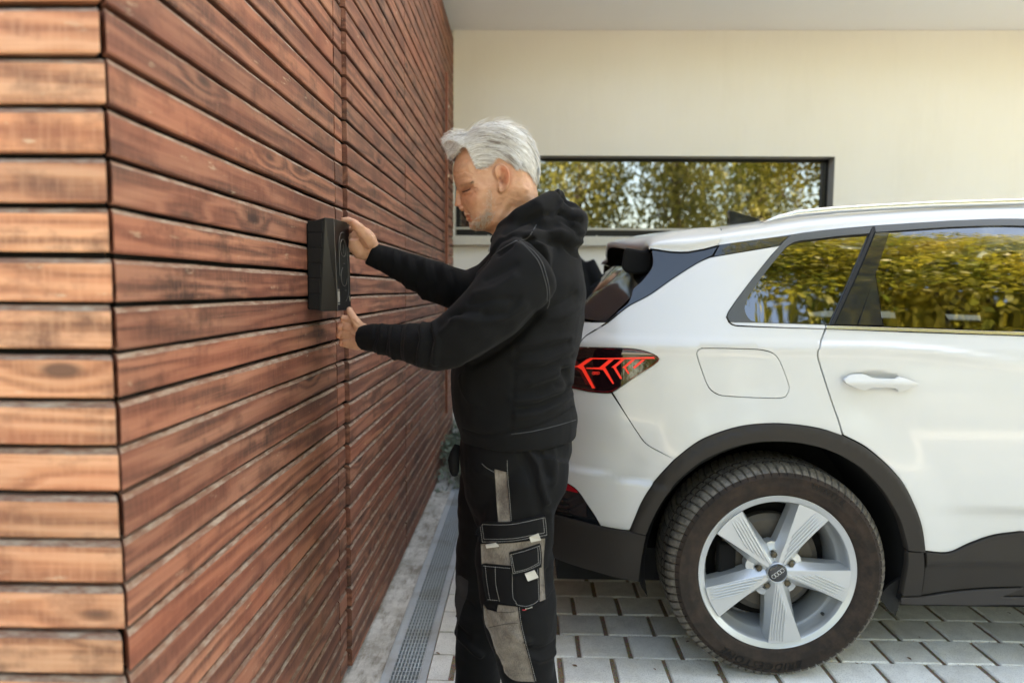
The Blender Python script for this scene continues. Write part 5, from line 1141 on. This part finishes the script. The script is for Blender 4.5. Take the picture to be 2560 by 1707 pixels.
T3(h, ((-0.1622,2.04,1.263),(-0.267,2,1.302),(-0.3208,1.985,1.327),(-0.3655,1.975,1.347),(-0.4039,1.965,1.363),(-0.4254,1.958,1.371),(-0.4522,1.95,1.382),), (.067, .060, .053, .045, .040, .038, .0355), 22)
ring = ((-0.083,1.85,1.409),(-0.0571,1.775,1.434),(-0.0177,1.728,1.457),(0.027,1.722,1.482),(0.0651,1.765,1.51),(0.0831,1.85,1.529),(0.0714,1.935,1.531),(0.031,1.978,1.512),(-0.0202,1.972,1.482),(-0.0619,1.925,1.447),(-0.083,1.85,1.409),)
T3(h, ring, (.020, .026, .030, .030, .026, .022, .026, .030, .030, .026, .020), 14)
T3(h, ((-0.0701,1.8,1.379),(-0.0175,1.745,1.417),(0.0327,1.74,1.446),(0.0848,1.78,1.466),(0.1094,1.85,1.478),(0.0914,1.92,1.48),(0.0368,1.96,1.467),(-0.0196,1.955,1.433),(-0.074,1.9,1.384),), (.030, .042, .046, .044, .042, .044, .046, .042, .030), 14)
ball(h, ((0.1205,1.85,1.451),)[0], (.042, .120, .048), 20); ball(h, ((0.1309,1.82,1.467),)[0], (.030, .085, .027), 16); ball(h, ((0.0621,1.85,1.414),)[0], (.085, .150, .055), 20); ball(h, ((0.0819,1.85,1.533),)[0], (.010, .045, .020), 12)
hm_ = remesh(h, .0048, 7, .5)
A_ = 1
folds = [
 # hood
 (((-0.0552,1.414),(-0.0175,1.444),(0.0321,1.464),(0.0817,1.474),), .007, -.006), (((-0.0271,1.393),(0.0226,1.42),(0.0824,1.425),(0.1224,1.408),(0.1444,1.406),), .010, .007), (((-0.0669,1.365),(-0.0171,1.397),(0.0328,1.405),(0.0928,1.393),(0.133,1.371),), .007, -.008),
 (((0.0856,1.476),(0.1067,1.46),(0.1367,1.453),), .006, -.007), (((0.0821,1.445),(0.1122,1.425),(0.144,1.43),), .006, .004), (((0.0862,1.506),(0.0816,1.484),(0.0669,1.469),), .005, .005),
 # near sleeve: elbow and forearm rings
 (((-0.2138,1.198),(-0.1998,1.163),(-0.2092,1.111),), .007, .007), (((-0.2296,1.205),(-0.2185,1.163),(-0.2298,1.102),), .006, -.006), (((-0.2476,1.201),(-0.2382,1.161),(-0.2497,1.104),), .006, .006), (((-0.2637,1.197),(-0.2543,1.161),(-0.2639,1.113),), .005, -.005), (((-0.2867,1.192),(-0.2791,1.158),(-0.2851,1.109),), .006, .005), (((-0.3123,1.188),(-0.3074,1.153),(-0.3116,1.108),), .005, -.0045), (((-0.3342,1.19),(-0.3273,1.151),(-0.3316,1.105),), .006, .005),
 (((-0.3576,1.193),(-0.3517,1.155),(-0.3623,1.106),), .005, -.005), (((-0.3763,1.194),(-0.3703,1.156),(-0.3852,1.108),), .005, .0035), (((-0.3909,1.194),(-0.3891,1.156),(-0.4051,1.112),), .003, -.0035),
 (((-0.1893,1.182),(-0.1523,1.21),(-0.1062,1.225),), .009, .006), (((-0.1708,1.219),(-0.1385,1.234),(-0.0924,1.228),), .006, -.005), (((-0.1524,1.224),(-0.1062,1.218),(-0.0418,1.23),(-0.0145,1.262),), .006, -.004), (((-0.1616,1.21),(-0.1062,1.211),(-0.0509,1.216),(-0.0052,1.244),), .010, .006),
 (((-0.1156,1.27),(-0.0697,1.283),(-0.0287,1.312),), .009, .004), (((-0.1294,1.247),(-0.0788,1.259),(-0.0329,1.262),), .006, -.004), (((-0.0928,1.303),(-0.0608,1.321),(-0.0243,1.34),), .007, -.003),
 # armpit and trunk
 (((0.0284,1.218),(-0.0144,1.175),(-0.0719,1.131),(-0.1298,1.099),), .012, -.012), (((0.0331,1.228),(0.0808,1.248),(0.1235,1.272),), .008, -.005), (((0.0382,1.209),(0.0908,1.219),(0.1336,1.238),), .010, .005), (((-0.0142,1.151),(0.0531,1.161),(0.1108,1.161),), .011, .005), (((-0.0159,1.131),(0.0438,1.134),(0.1061,1.15),), .008, -.005),
 (((-0.0234,1.107),(0.0345,1.107),(0.1131,1.132),), .011, .006), (((-0.0233,1.087),(0.0443,1.091),(0.1164,1.108),), .008, -.005), (((0.0157,1.054),(0.0687,1.074),(0.1136,1.099),), .012, .007), (((-0.0276,1.029),(0.0353,1.034),(0.093,1.059),(0.1072,1.079),), .009, -.006), (((-0.0323,1.012),(0.0307,1.015),(0.0837,1.03),(0.1126,1.04),), .011, .007),
 (((-0.0127,0.9898),(0.0454,0.9973),(0.1033,1.016),(0.1187,1.021),), .009, -.007), (((-0.0223,0.975),(0.0359,0.9776),(0.0939,0.996),(0.1227,1.006),), .010, .006), (((0.0926,1.084),(0.1074,1.065),(0.1067,1.043),), .009, -.009), (((0.0788,1.04),(0.1079,1.03),), .007, -.006),
 (((-0.0337,0.9334),(0.0169,0.94),(0.075,0.9545),(0.1242,0.9708),), .0035, -.006), (((-0.1585,0.919),(-0.1096,0.9147),(-0.0336,0.9315),), .0035, -.004), (((-0.0228,1.141),(-0.0278,1.053),(-0.0356,0.9354),), .0030, -.003),
 (((-0.1666,1.062),(-0.1587,1.027),(-0.1343,0.9982),(-0.1051,0.9897),), .0030, .003), (((-0.1395,1.111),(-0.1491,1.052),(-0.1294,0.9737),), .02, .004)]
sculpt(hm_, [(a, b_, c_*1.35) for a, b_, c_ in folds], 1)
ff = [(((-0.2937,1.361),(-0.2823,1.306),(-0.2997,1.251),), .007, .006), (((-0.3167,1.369),(-0.3053,1.317),(-0.3227,1.266),), .006, -.006), (((-0.3396,1.374),(-0.3283,1.329),(-0.3446,1.281),), .006, .005), (((-0.3591,1.383),(-0.3512,1.34),(-0.3653,1.292),), .005, -.005), (((-0.265,1.352),(-0.2501,1.301),(-0.2651,1.243),), .007, -.006), (((-0.2421,1.346),(-0.2272,1.295),(-0.2386,1.238),), .007, .006), (((-0.2134,1.33),(-0.2019,1.284),(-0.2133,1.232),), .006, -.005), (((-0.4006,1.398),(-0.4043,1.362),(-0.424,1.323),), .0035, -.004), (((-0.3778,1.39),(-0.3723,1.351),(-0.3897,1.31),), .006, .004)]
Vb = getV(hm_)
sculpt(hm_, ff, 1)
wrinkle(hm_, 9, .006, (1, 1, 1.6), 3); wrinkle(hm_, 24, .0018, (1, 1, 1.3), 9); relax(hm_, 1, .3)
hood = put(hm_, 'hoodie', M['hoodie'], man)
hb = BVHTree.FromPolygons([tuple(v_) for v_ in getV(hm_)], [tuple(p.vertices) for p in hm_.polygons])
def seamline(name, pl, yp, tree, r, mat, parent, off=.0006, dash=0, st=.006):
    P_ = smoothpoly(pl, st, 60, False); b = MB(); run = []
    Q = [onto(x, z, yp, off, tree)[0] for x, z in P_]
    if dash:
        for i in range(len(Q)-1):
            if Q[i] is None or Q[i+1] is None: continue
            d = Q[i+1]-Q[i]; b.tube([Q[i]+d*.12, Q[i]+d*.80], r, 4)
    else:
        Q = [q for q in Q if q is not None]; b.tube(Q, r, 6)
    if b.v: return b.obj(name, mat, parent)
for P_ in (((-0.0178,1.396),(-0.0019,1.385),(0.0168,1.371),(0.0357,1.346),(0.0472,1.313),(0.0542,1.281),(0.0545,1.253),(0.05,1.237),), ((-0.0234,1.394),(-0.0085,1.387),(0.0103,1.369),(0.0282,1.346),(0.0407,1.313),(0.0486,1.281),(0.0489,1.256),), ((0.022,1.433),(0.0119,1.416),(0.0007,1.402),(-0.0162,1.396),), ((-0.0237,1.396),(-0.0518,1.381),(-0.08,1.36),(-0.0988,1.336),)):
    seamline('hoodie_seam', P_, 1.62, hb, .0011, M['seam'], hood, .0004)
for P_ in (((-0.0336,0.9305),(0.0169,0.938),(0.075,0.9525),(0.1243,0.9679),),): seamline('hoodie_seam', P_, 1.64, hb, .0008, M['seam'], hood, .0003)
b = MB(); c = ((-0.0948,1.83,1.399),)[0]; b.tube([c, (c[0]-.002, c[1]-.012, c[2]-.006), (c[0]-.006, c[1]-.016, c[2]-.018)], [.003, .0028, .0025], 8); b.obj('drawstring_tip', M['tab'], man)
# ---- trousers
tr = MB()
T3(tr, ((-0.0237,1.85,0.8855),(-0.0244,1.85,0.8465),(-0.0306,1.85,0.7904),(-0.0432,1.85,0.7114),(-0.0544,1.87,0.6364),), (.150, .155, .146, .125, .09), 36, (.172, .175, .172, .150, .10))
T3(tr, ((0.0242,1.78,0.8529),(0.0069,1.765,0.7814),(-0.0166,1.76,0.7073),(-0.0274,1.755,0.6225),(-0.0224,1.75,0.5378),(-0.0122,1.745,0.464),(-0.0074,1.75,0.3959),(0.0049,1.755,0.3272),(0.0163,1.76,0.2578),(0.0257,1.765,0.1763),(0.0357,1.77,0.0596),), (.098, .105, .099, .101, .100, .099, .096, .086, .074, .074, .076), 32)
T3(tr, ((-0.0599,1.93,0.8155),(-0.085,1.94,0.7186),(-0.0966,1.95,0.6201),(-0.1064,1.965,0.5423),(-0.1138,1.98,0.4384),(-0.1213,1.99,0.3596),(-0.1276,2,0.2796),(-0.1334,2,0.2038),(-0.138,2,0.1403),(-0.1425,2,0.0445),), (.105, .104, .100, .092, .093, .084, .076, .070, .068, .070), 30)
tm_ = remesh(tr, .0045, 6, .5)
sculpt(tm_, [(((0.0078,0.8817),(0.0328,0.8469),(0.0403,0.7966),(0.0567,0.7512),), .008, .009), (((0.0324,0.887),(0.0496,0.8521),(0.0599,0.817),), .008, -.008), (((-0.012,0.8814),(0.0183,0.8215),(0.0337,0.7712),(0.0391,0.7307),), .010, -.006), (((0.0719,0.8825),(0.0773,0.8424),(0.072,0.797),), .009, .007),
  (((0.064,0.7209),(0.0676,0.67),(0.0641,0.629),), .008, .006), (((0.0706,0.588),(0.079,0.5572),(0.0675,0.5157),(0.0516,0.503),), .007, .007), (((0.0609,0.5672),(0.0633,0.5311),), .006, -.006),
  (((-0.0362,0.4306),(-0.0078,0.4081),(0.0125,0.4001),), .009, .008), (((-0.0462,0.4147),(-0.0177,0.3943),(0.0126,0.3844),), .007, -.006), (((0.0129,0.3581),(0.0434,0.3377),(0.0819,0.3332),), .009, .007), (((0.0026,0.3789),(0.0431,0.364),(0.0835,0.3648),), .008, -.007), (((-0.0788,0.4715),(-0.0484,0.4512),(-0.0082,0.4572),), .007, -.004),
  (((-0.068,0.3565),(-0.0275,0.3468),(0.0132,0.3244),), .007, -.006), (((-0.1939,0.2564),(-0.1591,0.2391),(-0.1242,0.2096),), .008, .009), (((-0.1998,0.2803),(-0.1592,0.2631),), .006, -.006), (((-0.1942,0.388),(-0.1479,0.365),), .008, -.005), (((-0.1205,0.8196),(-0.0807,0.81),), .008, .004)], 1)
wrinkle(tm_, 10, .008, (1, 1, 1.4), 17); wrinkle(tm_, 26, .002, (1, 1, 1.2), 5); relax(tm_, 1, .3)
trs = put(tm_, 'work_trousers', M['trouser'], man)
tbv = BVHTree.FromPolygons([tuple(v_) for v_ in getV(tm_)], [tuple(p.vertices) for p in tm_.polygons])
def patch(name, pl, mat, off=.002, th=.002, yp=1.66, corner=30, step=.0065, puff=0):
    P_ = smoothpoly(pl, .010, corner); V, T, L = fillpoly(P_, (), step); dd = polydist(P_, V); v = []; ok = []
    miss = set()
    for i, (x, z) in enumerate(V):
        p, n_ = onto(x, z, yp, 0, tbv)
        if p is None or p.y > yp+.2: p, n_ = Vector((x, yp, z)), Vector((0, -1, 0)); miss.add(i)
        v.append((p, n_))
    if miss:
        hv = [a.y for i, (a, _) in enumerate(v) if i not in miss]
        T = np.array([t for t in T if not any(i in miss for i in t)]); L = [[]]
        for i in miss: v[i] = (Vector((v[i][0].x, float(np.median(hv)), v[i][0].z)), v[i][1])
    pos = np.array([tuple(a) for a, _ in v]); y_hit = np.array([a.y for a, _ in v]); y_hit = np.minimum(y_hit, np.median(y_hit)+.045); pos[:,1] = y_hit
    # even out the depth so that the cloth panel lies like cloth
    E = set()
    for t in T:
        for a, b_ in ((0, 1), (1, 2), (2, 0)): E.add((min(t[a], t[b_]), max(t[a], t[b_])))
    E = np.array(list(E)); dg_ = np.bincount(E.ravel(), minlength=len(pos))
    for _ in range(3):
        S_ = np.zeros_like(pos); np.add.at(S_, E[:,0], pos[E[:,1]]); np.add.at(S_, E[:,1], pos[E[:,0]]); av = S_/dg_[:,None]; pos[:,1] = np.minimum(pos[:,1]+.6*(av[:,1]-pos[:,1]), y_hit)
    nn = np.array([tuple(n_) for _, n_ in v]); nn = nn*.4+np.array([0, -.6, 0]); nn /= np.linalg.norm(nn, axis=1)[:,None]
    top = pos+nn*(off+puff*np.clip(dd/.012, 0, 1))[:,None]; bot = pos-nn*.001; n0 = len(pos); bd = L[0]
    f = [tuple(t) for t in T]+[(bd[i], bd[i-1], bd[i-1]+n0, bd[i]+n0)[::1] for i in range(len(bd))]
    AV = np.concatenate([top, bot]); us = sorted({int(i) for q in f for i in q}); rm = {a: i for i, a in enumerate(us)}
    o = link(name, mesh(name, AV[us], [tuple(rm[int(i)] for i in q) for q in f], mat, None, True), trs)
    o['outline'] = 0; del o['outline']; return o, BVHTree.FromPolygons([tuple(a) for a in top], [tuple(t) for t in T])
def stitch(pl, bv_, yp=1.66, r=.00055, closed=False, name='stitching'):
    return seamline(name, pl, yp, bv_, r, M['stitch'], trs, .0005, 1, .0048)
o, b0 = patch('grey_stripe', ((-0.0743,0.8384),(-0.0452,0.8307),(-0.0398,0.7701),(-0.0343,0.7062),(-0.0642,0.7037),(-0.0696,0.7697),), M['melange'], .0012)
stitch(((-0.0434,0.8609),(-0.0422,0.8287),(-0.0368,0.7702),(-0.0318,0.7072),), tbv)
stitch(((-0.1058,0.852),(-0.0958,0.8421),(-0.0749,0.8303),), tbv)
o, b1 = patch('grey_pocket_cloth', ((-0.1069,0.657),(0.0526,0.6779),(0.0485,0.5969),(0.0546,0.5092),(0.0386,0.5017),(0.0308,0.577),(-0.0092,0.566),(-0.0333,0.5811),(-0.1036,0.5933),), M['melange'], .003)
o, b2 = patch('cargo_pocket', ((-0.1036,0.6005),(-0.0334,0.5945),(-0.0174,0.5948),(-0.0186,0.4913),(-0.0588,0.4968),(-0.0901,0.5025),(-0.0994,0.5542),), M['trouser'], .005, puff=.003)
stitch(((-0.0966,0.5976),(-0.0923,0.5543),(-0.084,0.5036),), b2); stitch(((-0.1015,0.5913),(-0.0334,0.5863),), b2); stitch(((-0.0715,0.5959),(-0.0692,0.5443),(-0.0598,0.4999),), b2); stitch(((-0.0901,0.5046),(-0.0639,0.503),), b2)
o, b3 = patch('phone_pocket', ((-0.0325,0.6069),(0.0353,0.6234),(0.0379,0.5668),(0.0401,0.5028),(0.0246,0.4931),(0.0076,0.4871),(-0.0095,0.4889),(-0.0206,0.4944),(-0.0287,0.5057),(-0.0311,0.5553),), M['trouser'], .007, puff=.003, corner=40)
stitch(((-0.0294,0.5966),(-0.0281,0.5554),(-0.0257,0.5099),(-0.0186,0.4996),(-0.0176,0.4934),(-0.0035,0.49),(0.0096,0.4897),(0.0266,0.4963),(0.0376,0.5048),), b3); stitch(((0.0341,0.5956),(0.036,0.5565),(0.0391,0.5048),), b3)
o, b4 = patch('phone_pocket_flap', ((-0.0362,0.6284),(0.0002,0.6392),(0.0389,0.6532),(0.0422,0.6245),(0.0416,0.5958),(0.0087,0.5798),(-0.0272,0.5699),(-0.0325,0.5986),), M['trouser'], .011, puff=.002, corner=40)
for P_ in (((-0.0347,0.6264),(0.0002,0.6367),(0.037,0.6501),), ((-0.0336,0.6212),(0.0002,0.631),(0.038,0.645),), ((-0.0306,0.6203),(-0.0264,0.5967),(-0.0223,0.5772),(0.0087,0.5859),(0.0365,0.6008),(0.0353,0.6244),(0.0341,0.6418),), ((-0.0336,0.6212),(-0.0304,0.5966),(-0.0263,0.573),(0.0087,0.5823),(0.0405,0.5978),(0.0412,0.6245),(0.038,0.647),)): stitch(P_, b4)
o, b5 = patch('cargo_pocket_flap', ((-0.1116,0.706),(-0.0303,0.7072),(0.051,0.7258),(0.0558,0.7004),(0.0571,0.6714),(-0.0199,0.6563),(-0.1048,0.6504),(-0.1099,0.6774),), M['trouser'], .010, puff=.003, corner=40)
for P_ in (((-0.1101,0.704),(-0.0702,0.7026),(-0.0303,0.7047),(0.0094,0.7129),(0.0511,0.7237),), ((-0.11,0.6979),(-0.0701,0.6969),(-0.0303,0.6991),(0.0095,0.7073),(0.0511,0.7176),), ((-0.105,0.6969),(-0.102,0.6775),(-0.0999,0.6602),(-0.0599,0.6608),(-0.02,0.664),(0.0198,0.6723),(0.0506,0.6789),(0.0484,0.6983),(0.0462,0.7166),), ((-0.11,0.6968),(-0.107,0.6775),(-0.1038,0.6529),(-0.0599,0.6547),(-0.02,0.6584),(0.0199,0.6662),(0.0566,0.6729),(0.0543,0.6983),(0.0511,0.7176),)): stitch(P_, b5)
for P_, bv_ in ((((-0.0883,0.6503),(-0.0664,0.6568),(-0.0605,0.6513),(-0.0599,0.6477),(-0.0862,0.6422),), b1), (((0.0108,0.6748),(0.0355,0.6798),(0.0361,0.6671),(0.0139,0.6622),), b1), (((0.0008,0.5798),(0.0225,0.5893),(0.0307,0.5721),(0.0079,0.5614),), b3)):
    v = []
    for x, z in P_:
        p = onto(x, z, 1.65, .011, bv_)[0] or Vector((x, 1.65, z)); v.append(tuple(p))
    k = len(v); yb = [(x, y+.004, z) for x, y, z in v]; link('pull_tab', mesh('pull_tab', v+yb, [tuple(range(k))]+[(i, k+i, k+(i+1) % k, (i+1) % k) for i in range(k)], M['tab']), trs)
o, b6 = patch('knee_patch', ((-0.1001,0.494),(-0.0909,0.4796),(-0.0667,0.4728),(-0.0638,0.4926),(-0.0145,0.4872),(-0.0092,0.4519),(0.0003,0.4082),(0.015,0.3529),(0.0308,0.2931),(-0.0067,0.2934),(-0.024,0.2973),(-0.0455,0.319),(-0.0496,0.3358),(-0.0702,0.3796),(-0.0825,0.4192),(-0.0948,0.4451),), M['melange'], .0015, corner=35)
stitch(((-0.0105,0.4873),(-0.0061,0.452),(0.0033,0.4083),(0.018,0.353),(0.0338,0.2932),), tbv); seamline('patch_seam', ((-0.0867,0.4317),(-0.0484,0.4408),(-0.0071,0.4457),), 1.66, b6, .0007, M['lash'], trs, .0002); seamline('patch_seam', ((-0.0657,0.4728),(-0.0385,0.4722),(-0.0124,0.4758),), 1.66, b6, .0006, M['lash'], trs, .0002)
o, b7 = patch('knee_patch', ((-0.2104,0.4744),(-0.1828,0.463),(-0.1586,0.4468),(-0.1619,0.4041),(-0.1756,0.3645),(-0.186,0.3202),(-0.1917,0.2685),(-0.2032,0.2623),(-0.208,0.3401),(-0.2057,0.3878),(-0.2127,0.4471),), M['melange2'], .001, yp=1.90)
# small woven label under the pocket
c = ((0.0086,1.655,0.4859),)[0]; pq = onto(c[0], c[2], c[1], .004, tbv)[0] or Vector(c)
b = MB()
for k in range(6): b.box(.003*k-.004, .003*k-.0022, -.0012, -.0006, .0008*k, .0034+.0008*k)
b.obj('woven_lettering', M['tab'], trs, False, tuple(pq))
b = MB(); b.box(-.006, .004, -.0016, -.0006, -.003, .0); b.obj('label_mark', M['refl'], trs, False, (pq[0]-.006, pq[1], pq[2]))
b = MB(); b.tube(((-0.1815,1.8,0.8649),(-0.1858,1.79,0.8477),(-0.1895,1.785,0.8272),(-0.1873,1.785,0.7969),(-0.1862,1.785,0.785),), [.008, .013, .016, .013, .008], 10, ry=[.006, .01, .012, .01, .006]); b.obj('belt_pouch', M['trouser'], man, True)
# boots
for nm, P_, r_ in (('boot', ((-0.1118,2,0.0452),(-0.1363,2,0.028),(-0.1732,2,0.0439),(-0.1941,2,0.0601),(-0.2039,2,0.0599),), (.055, .055, .055, .050, .040)), ('boot', ((0.0653,1.77,0.0374),(0.0382,1.77,0.0253),(-0.0054,1.77,0.0243),(-0.0436,1.77,0.0281),(-0.0599,1.77,0.0254),), (.050, .055, .052, .046, .036))):
    b = MB(); b.tube(P_, r_, 16, ry=[x*.95 for x in r_]); v = [(x, y, max(.012, z)) for x, y, z in b.v]; b.v = v
    sx = [p[0] for p in P_]; sy = P_[0][1]; s = MB(); k = 20; L0, L1 = min(sx)-.045, max(sx)+.05
    ol = [((L0+L1)/2+(L1-L0)/2*math.cos(a), sy+.052*math.sin(a)*(1-.12*math.cos(a))) for a in np.linspace(0, 2*math.pi, k+1)[:-1]]
    s.add([(x, y, 0) for x, y in ol]+[(x, y, .028) for x, y in ol], [tuple(range(k))[::-1], tuple(range(k, 2*k))]+[(i, (i+1) % k, k+(i+1) % k, k+i) for i in range(k)])
    bo = b.obj(nm, M['boot'], man, True); s.obj('boot_sole', M['rubber'], bo)
b = MB(); b.tube(((0.0353,1.77,0.0939),(0.0438,1.77,0.014),), [.06, .055], 14); b.obj('boot_shaft', M['boot'], man, True)
# ---- second person beyond the car
p2b = MB(); X2, Y2 = .215, 4.42
ball(p2b, (X2, Y2, 1.66), (.078, .095, .115), 18); T3(p2b, [(X2, Y2+.01, 1.60), (X2, Y2+.02, 1.45)], (.055, .06)); T3(p2b, [(X2, Y2+.02, 1.46), (X2, Y2+.02, 1.2), (X2, Y2+.02, .95)], (.12, .14, .13), 16, (.09, .10, .10))
ball(p2b, (X2, Y2-.10, 1.655), (.012, .018, .018)); 
for s in (-1, 1): ball(p2b, (X2+s*.078, Y2+.01, 1.66), (.012, .02, .03)); T3(p2b, [(X2+s*.09, Y2+.02, .98), (X2+s*.1, Y2+.02, .52), (X2+s*.1, Y2+.02, .06), (X2+s*.1, Y2-.12, .05)], (.075, .055, .04, .035))
for s in (-1, 1):
    T3(p2b, [(X2+s*.17, Y2+.02, 1.42), (X2+s*.26, Y2-.02, 1.20)], (.045, .04)); T3(p2b, [(X2+s*.26, Y2-.02, 1.20), (X2+s*.17, Y2-.20, 1.10), (X2+s*.12, Y2-.26, 1.10)], (.038, .028, .03))
    for k in range(4): T3(p2b, [(X2+s*(.12-.0)+.018*(k-1.5), Y2-.26, 1.10), (X2+s*.12+.02*(k-1.5), Y2-.33+.004*abs(k-1.5), 1.09), (X2+s*.12+.02*(k-1.5), Y2-.36, 1.075)], (.010, .009, .007), 8)
    T3(p2b, [(X2+s*.10, Y2-.24, 1.10), (X2+s*.07, Y2-.28, 1.10), (X2+s*.06, Y2-.31, 1.095)], (.012, .010, .008), 8)
m2 = remesh(p2b, .006, 2, .5); ca = m2.color_attributes.new('tint', 'FLOAT_COLOR', 'POINT'); ca.data.foreach_set('color', [1.]*4*len(m2.vertices))
man2 = put(m2, 'person', M['skin']); tag(man2, label='second person in black beyond the car, only one shoulder showing behind the man', category='person')
hx = MB(); T3(hx, [(X2, Y2+.02, 1.52), (X2, Y2+.02, 1.44), (X2, Y2+.02, 1.3), (X2, Y2+.02, 1.1), (X2, Y2+.02, .92)], (.10, .19, .22, .21, .21), 24, (.09, .12, .14, .14, .14))
for s in (-1, 1): T3(hx, [(X2+s*.16, Y2+.02, 1.45), (X2+s*.23, Y2+.01, 1.32), (X2+s*.285, Y2-.02, 1.19), (X2+s*.19, Y2-.19, 1.10)], (.07, .068, .062, .045), 16)
put(remesh(hx, .012, 3, .5), 'hoodie', M['hoodie'], man2)
hx = MB(); T3(hx, [(X2, Y2+.02, .97), (X2, Y2+.02, .8)], (.18, .15), 20, (.14, .12))
for s in (-1, 1): T3(hx, [(X2+s*.09, Y2+.02, .9), (X2+s*.1, Y2+.02, .5), (X2+s*.1, Y2+.02, .07)], (.095, .08, .075), 16)
put(remesh(hx, .014, 3, .5), 'trousers', M['trouser'], man2)
hx = MB(); ball(hx, (X2, Y2+.015, 1.69), (.086, .10, .098), 16); put(remesh(hx, .01, 1, .5), 'hair', M['brow'], man2)
for s in (-1, 1): b = MB(); b.box(X2+s*.1-.045, X2+s*.1+.045, Y2-.19, Y2+.08, 0, .07); bevel(b.obj('boot', M['boot'], man2), .02)
# ---------------------------------------------------------------- wall box
wb = thing('charging_wall_box', 'black wall-mounted car charging box held against the timber wall', 'wall box', (-.586, 1.895, 1.345))
M['boxm'] = simple('matt_black_plastic', (.0035, .0036, .004), .5, .1, 500, .15)
M['boxb'] = NT('satin_brown_black').fin((.014, .0115, .009), .42, Specular_IOR_Level=.45)
M['boxf'] = simple('front_panel_black', (.006, .006, .006), .35, .1, 300, .05)
M['line'] = simple('engraved_highlight', (.16, .155, .145), .3)
# local: x out of the wall, y along the wall, z up
yb0, yb1, zt, zb = -.075, .075, .123, -.125
b = MB()
P0 = [(.0, yb0, zt-.018), (.0, yb0, zb), (.049, yb0+.001, zb-.004), (.049, yb0+.001, zt-.002)]
P0 = [(.0, yb0, zb+.004), (.0, yb0, zt-.016), (.050, yb0+.0, zt), (.036, yb0+.0, zb)]
P1 = [(.0, yb1, zb+.004), (.0, yb1, zt-.016), (.068, yb1, zt), (.074, yb1, zb)]
b.add(P0+P1, [(0,1,2,3), (7,6,5,4), (0,4,5,1), (1,5,6,2), (3,7,4,0), (2,6,7,3)]); o = b.obj('housing', M['boxm'], wb); bevel(o, .003, 3)
b = MB(); 
for k in range(6):
    z = zb+.006+.0405*k; xe_ = .034+.013*(z-zb)/(zt-zb); b.box(.004, xe_-.002, yb0-.0022, yb0+.002, z+.0012, z+.0385 if k < 5 else z+.030)
o = b.obj('side_rib', M['boxm'], wb); bevel(o, .0008, 1)
# bevelled cheek between side and front
b = MB(); b.add([(.0505, yb0-.0005, zt-.001), (.0365, yb0-.0005, zb-.001), (.072, yb0+.030, zb-.001), (.066, yb0+.022, zt-.001), (.0495, yb0+.01, zt-.001), (.0355, yb0+.01, zb-.001)], [(0,1,2,3), (0,3,4), (1,5,2)]); o = b.obj('cheek', M['boxb'], wb)
b = MB(); F = [(.0665, yb0+.0225, zt-.001), (.0725, yb0+.0305, zb-.001), (.0785, yb1+.0005, zb-.001), (.0745, yb1+.0005, zt-.001)]; Bk = [(x-.03, y+.002, z) for x, y, z in F]; Bk[2] = (F[2][0]-.03, F[2][1], F[2][2]); Bk[3] = (F[3][0]-.03, F[3][1], F[3][2])
b.add(F+Bk, [(0,1,2,3), (7,6,5,4), (0,4,5,1), (1,5,6,2), (2,6,7,3), (3,7,4,0)]); o = b.obj('front_panel', M['boxf'], wb); bevel(o, .0012, 2)
def fx_(y, z): 
    t_ = (zt-z)/(zt-zb); x0_ = F[0][0]*(1-t_)+F[1][0]*t_; x1_ = F[3][0]*(1-t_)+F[2][0]*t_; y0_ = F[0][1]*(1-t_)+F[1][1]*t_; return x0_+(x1_-x0_)*(y-y0_)/(F[3][1]-y0_)
b = MB(); b.tube([(fx_(F[0][1]+.001, zt-.002)+.0004, F[0][1]+.0005, zt-.002), (fx_(F[1][1]+.001, zb)+.0004, F[1][1]+.0005, zb)], .0007, 6); b.obj('edge_line', M['line'], wb)
def fl_line(pts, r): b = MB(); b.tube([(fx_(y, z)+.0008, y, z) for y, z in pts], r, 6); return b.obj('engraved_ring', M['line'], wb)
cy_ = .018; arc = lambda c0, r, a0, a1, k=18, e=1.: [(c0[0]+r*math.cos(R(a)), c0[1]+e*r*math.sin(R(a))) for a in np.linspace(a0, a1, k)]
fl_line([(cy_-.036, -.03)]+[(cy_-.036, .04)]+arc((cy_, .055), .036, 180, 80), .0007)
fl_line(arc((cy_, -.065), .036, -10, -80)[::-1]+[(cy_+.036, -.03), (cy_+.036, .04)], .0007)
fl_line(arc((cy_, .048), .024, 200, -150, 30), .0008); fl_line(arc((cy_, -.032), .026, 110, 350, 30), .0008)
fl_line([(cy_-.002, .058), (cy_+.003, .046), (cy_-.003, .046), (cy_+.002, .034)], .0006); fl_line([(cy_+.004, -.070), (cy_+.016, -.070)], .0007); fl_line([(cy_-.004, .005), (cy_+.010, .005)], .0007)
b = MB()
for z0, z1 in ((-.072, -.102), (-.067, -.069), (-.106, -.109)): 
    y0_ = F[1][1]+.003; b.add([(fx_(y0_, z0)+.0006, y0_, z0), (fx_(y0_, z1)+.0006, y0_, z1), (fx_(y0_+.018, z1)+.0006, y0_+.018, z1), (fx_(y0_+.018, z0)+.0006, y0_+.018, z0)], [(0,1,2,3)])
b.obj('rating_sticker', M['tab'], wb)
b = MB()
for k, (y, z, w_) in enumerate(((.055, -.088, .008), (.058, -.0935, .012), (.056, -.099, .014))): b.add([(fx_(y, z)+.0006, y, z+.0014), (fx_(y, z)+.0006, y, z-.0014), (fx_(y+w_, z)+.0006, y+w_, z-.0014), (fx_(y+w_, z)+.0006, y+w_, z+.0014)], [(0,1,2,3)])
b.obj('corner_mark', M['tab'], wb)
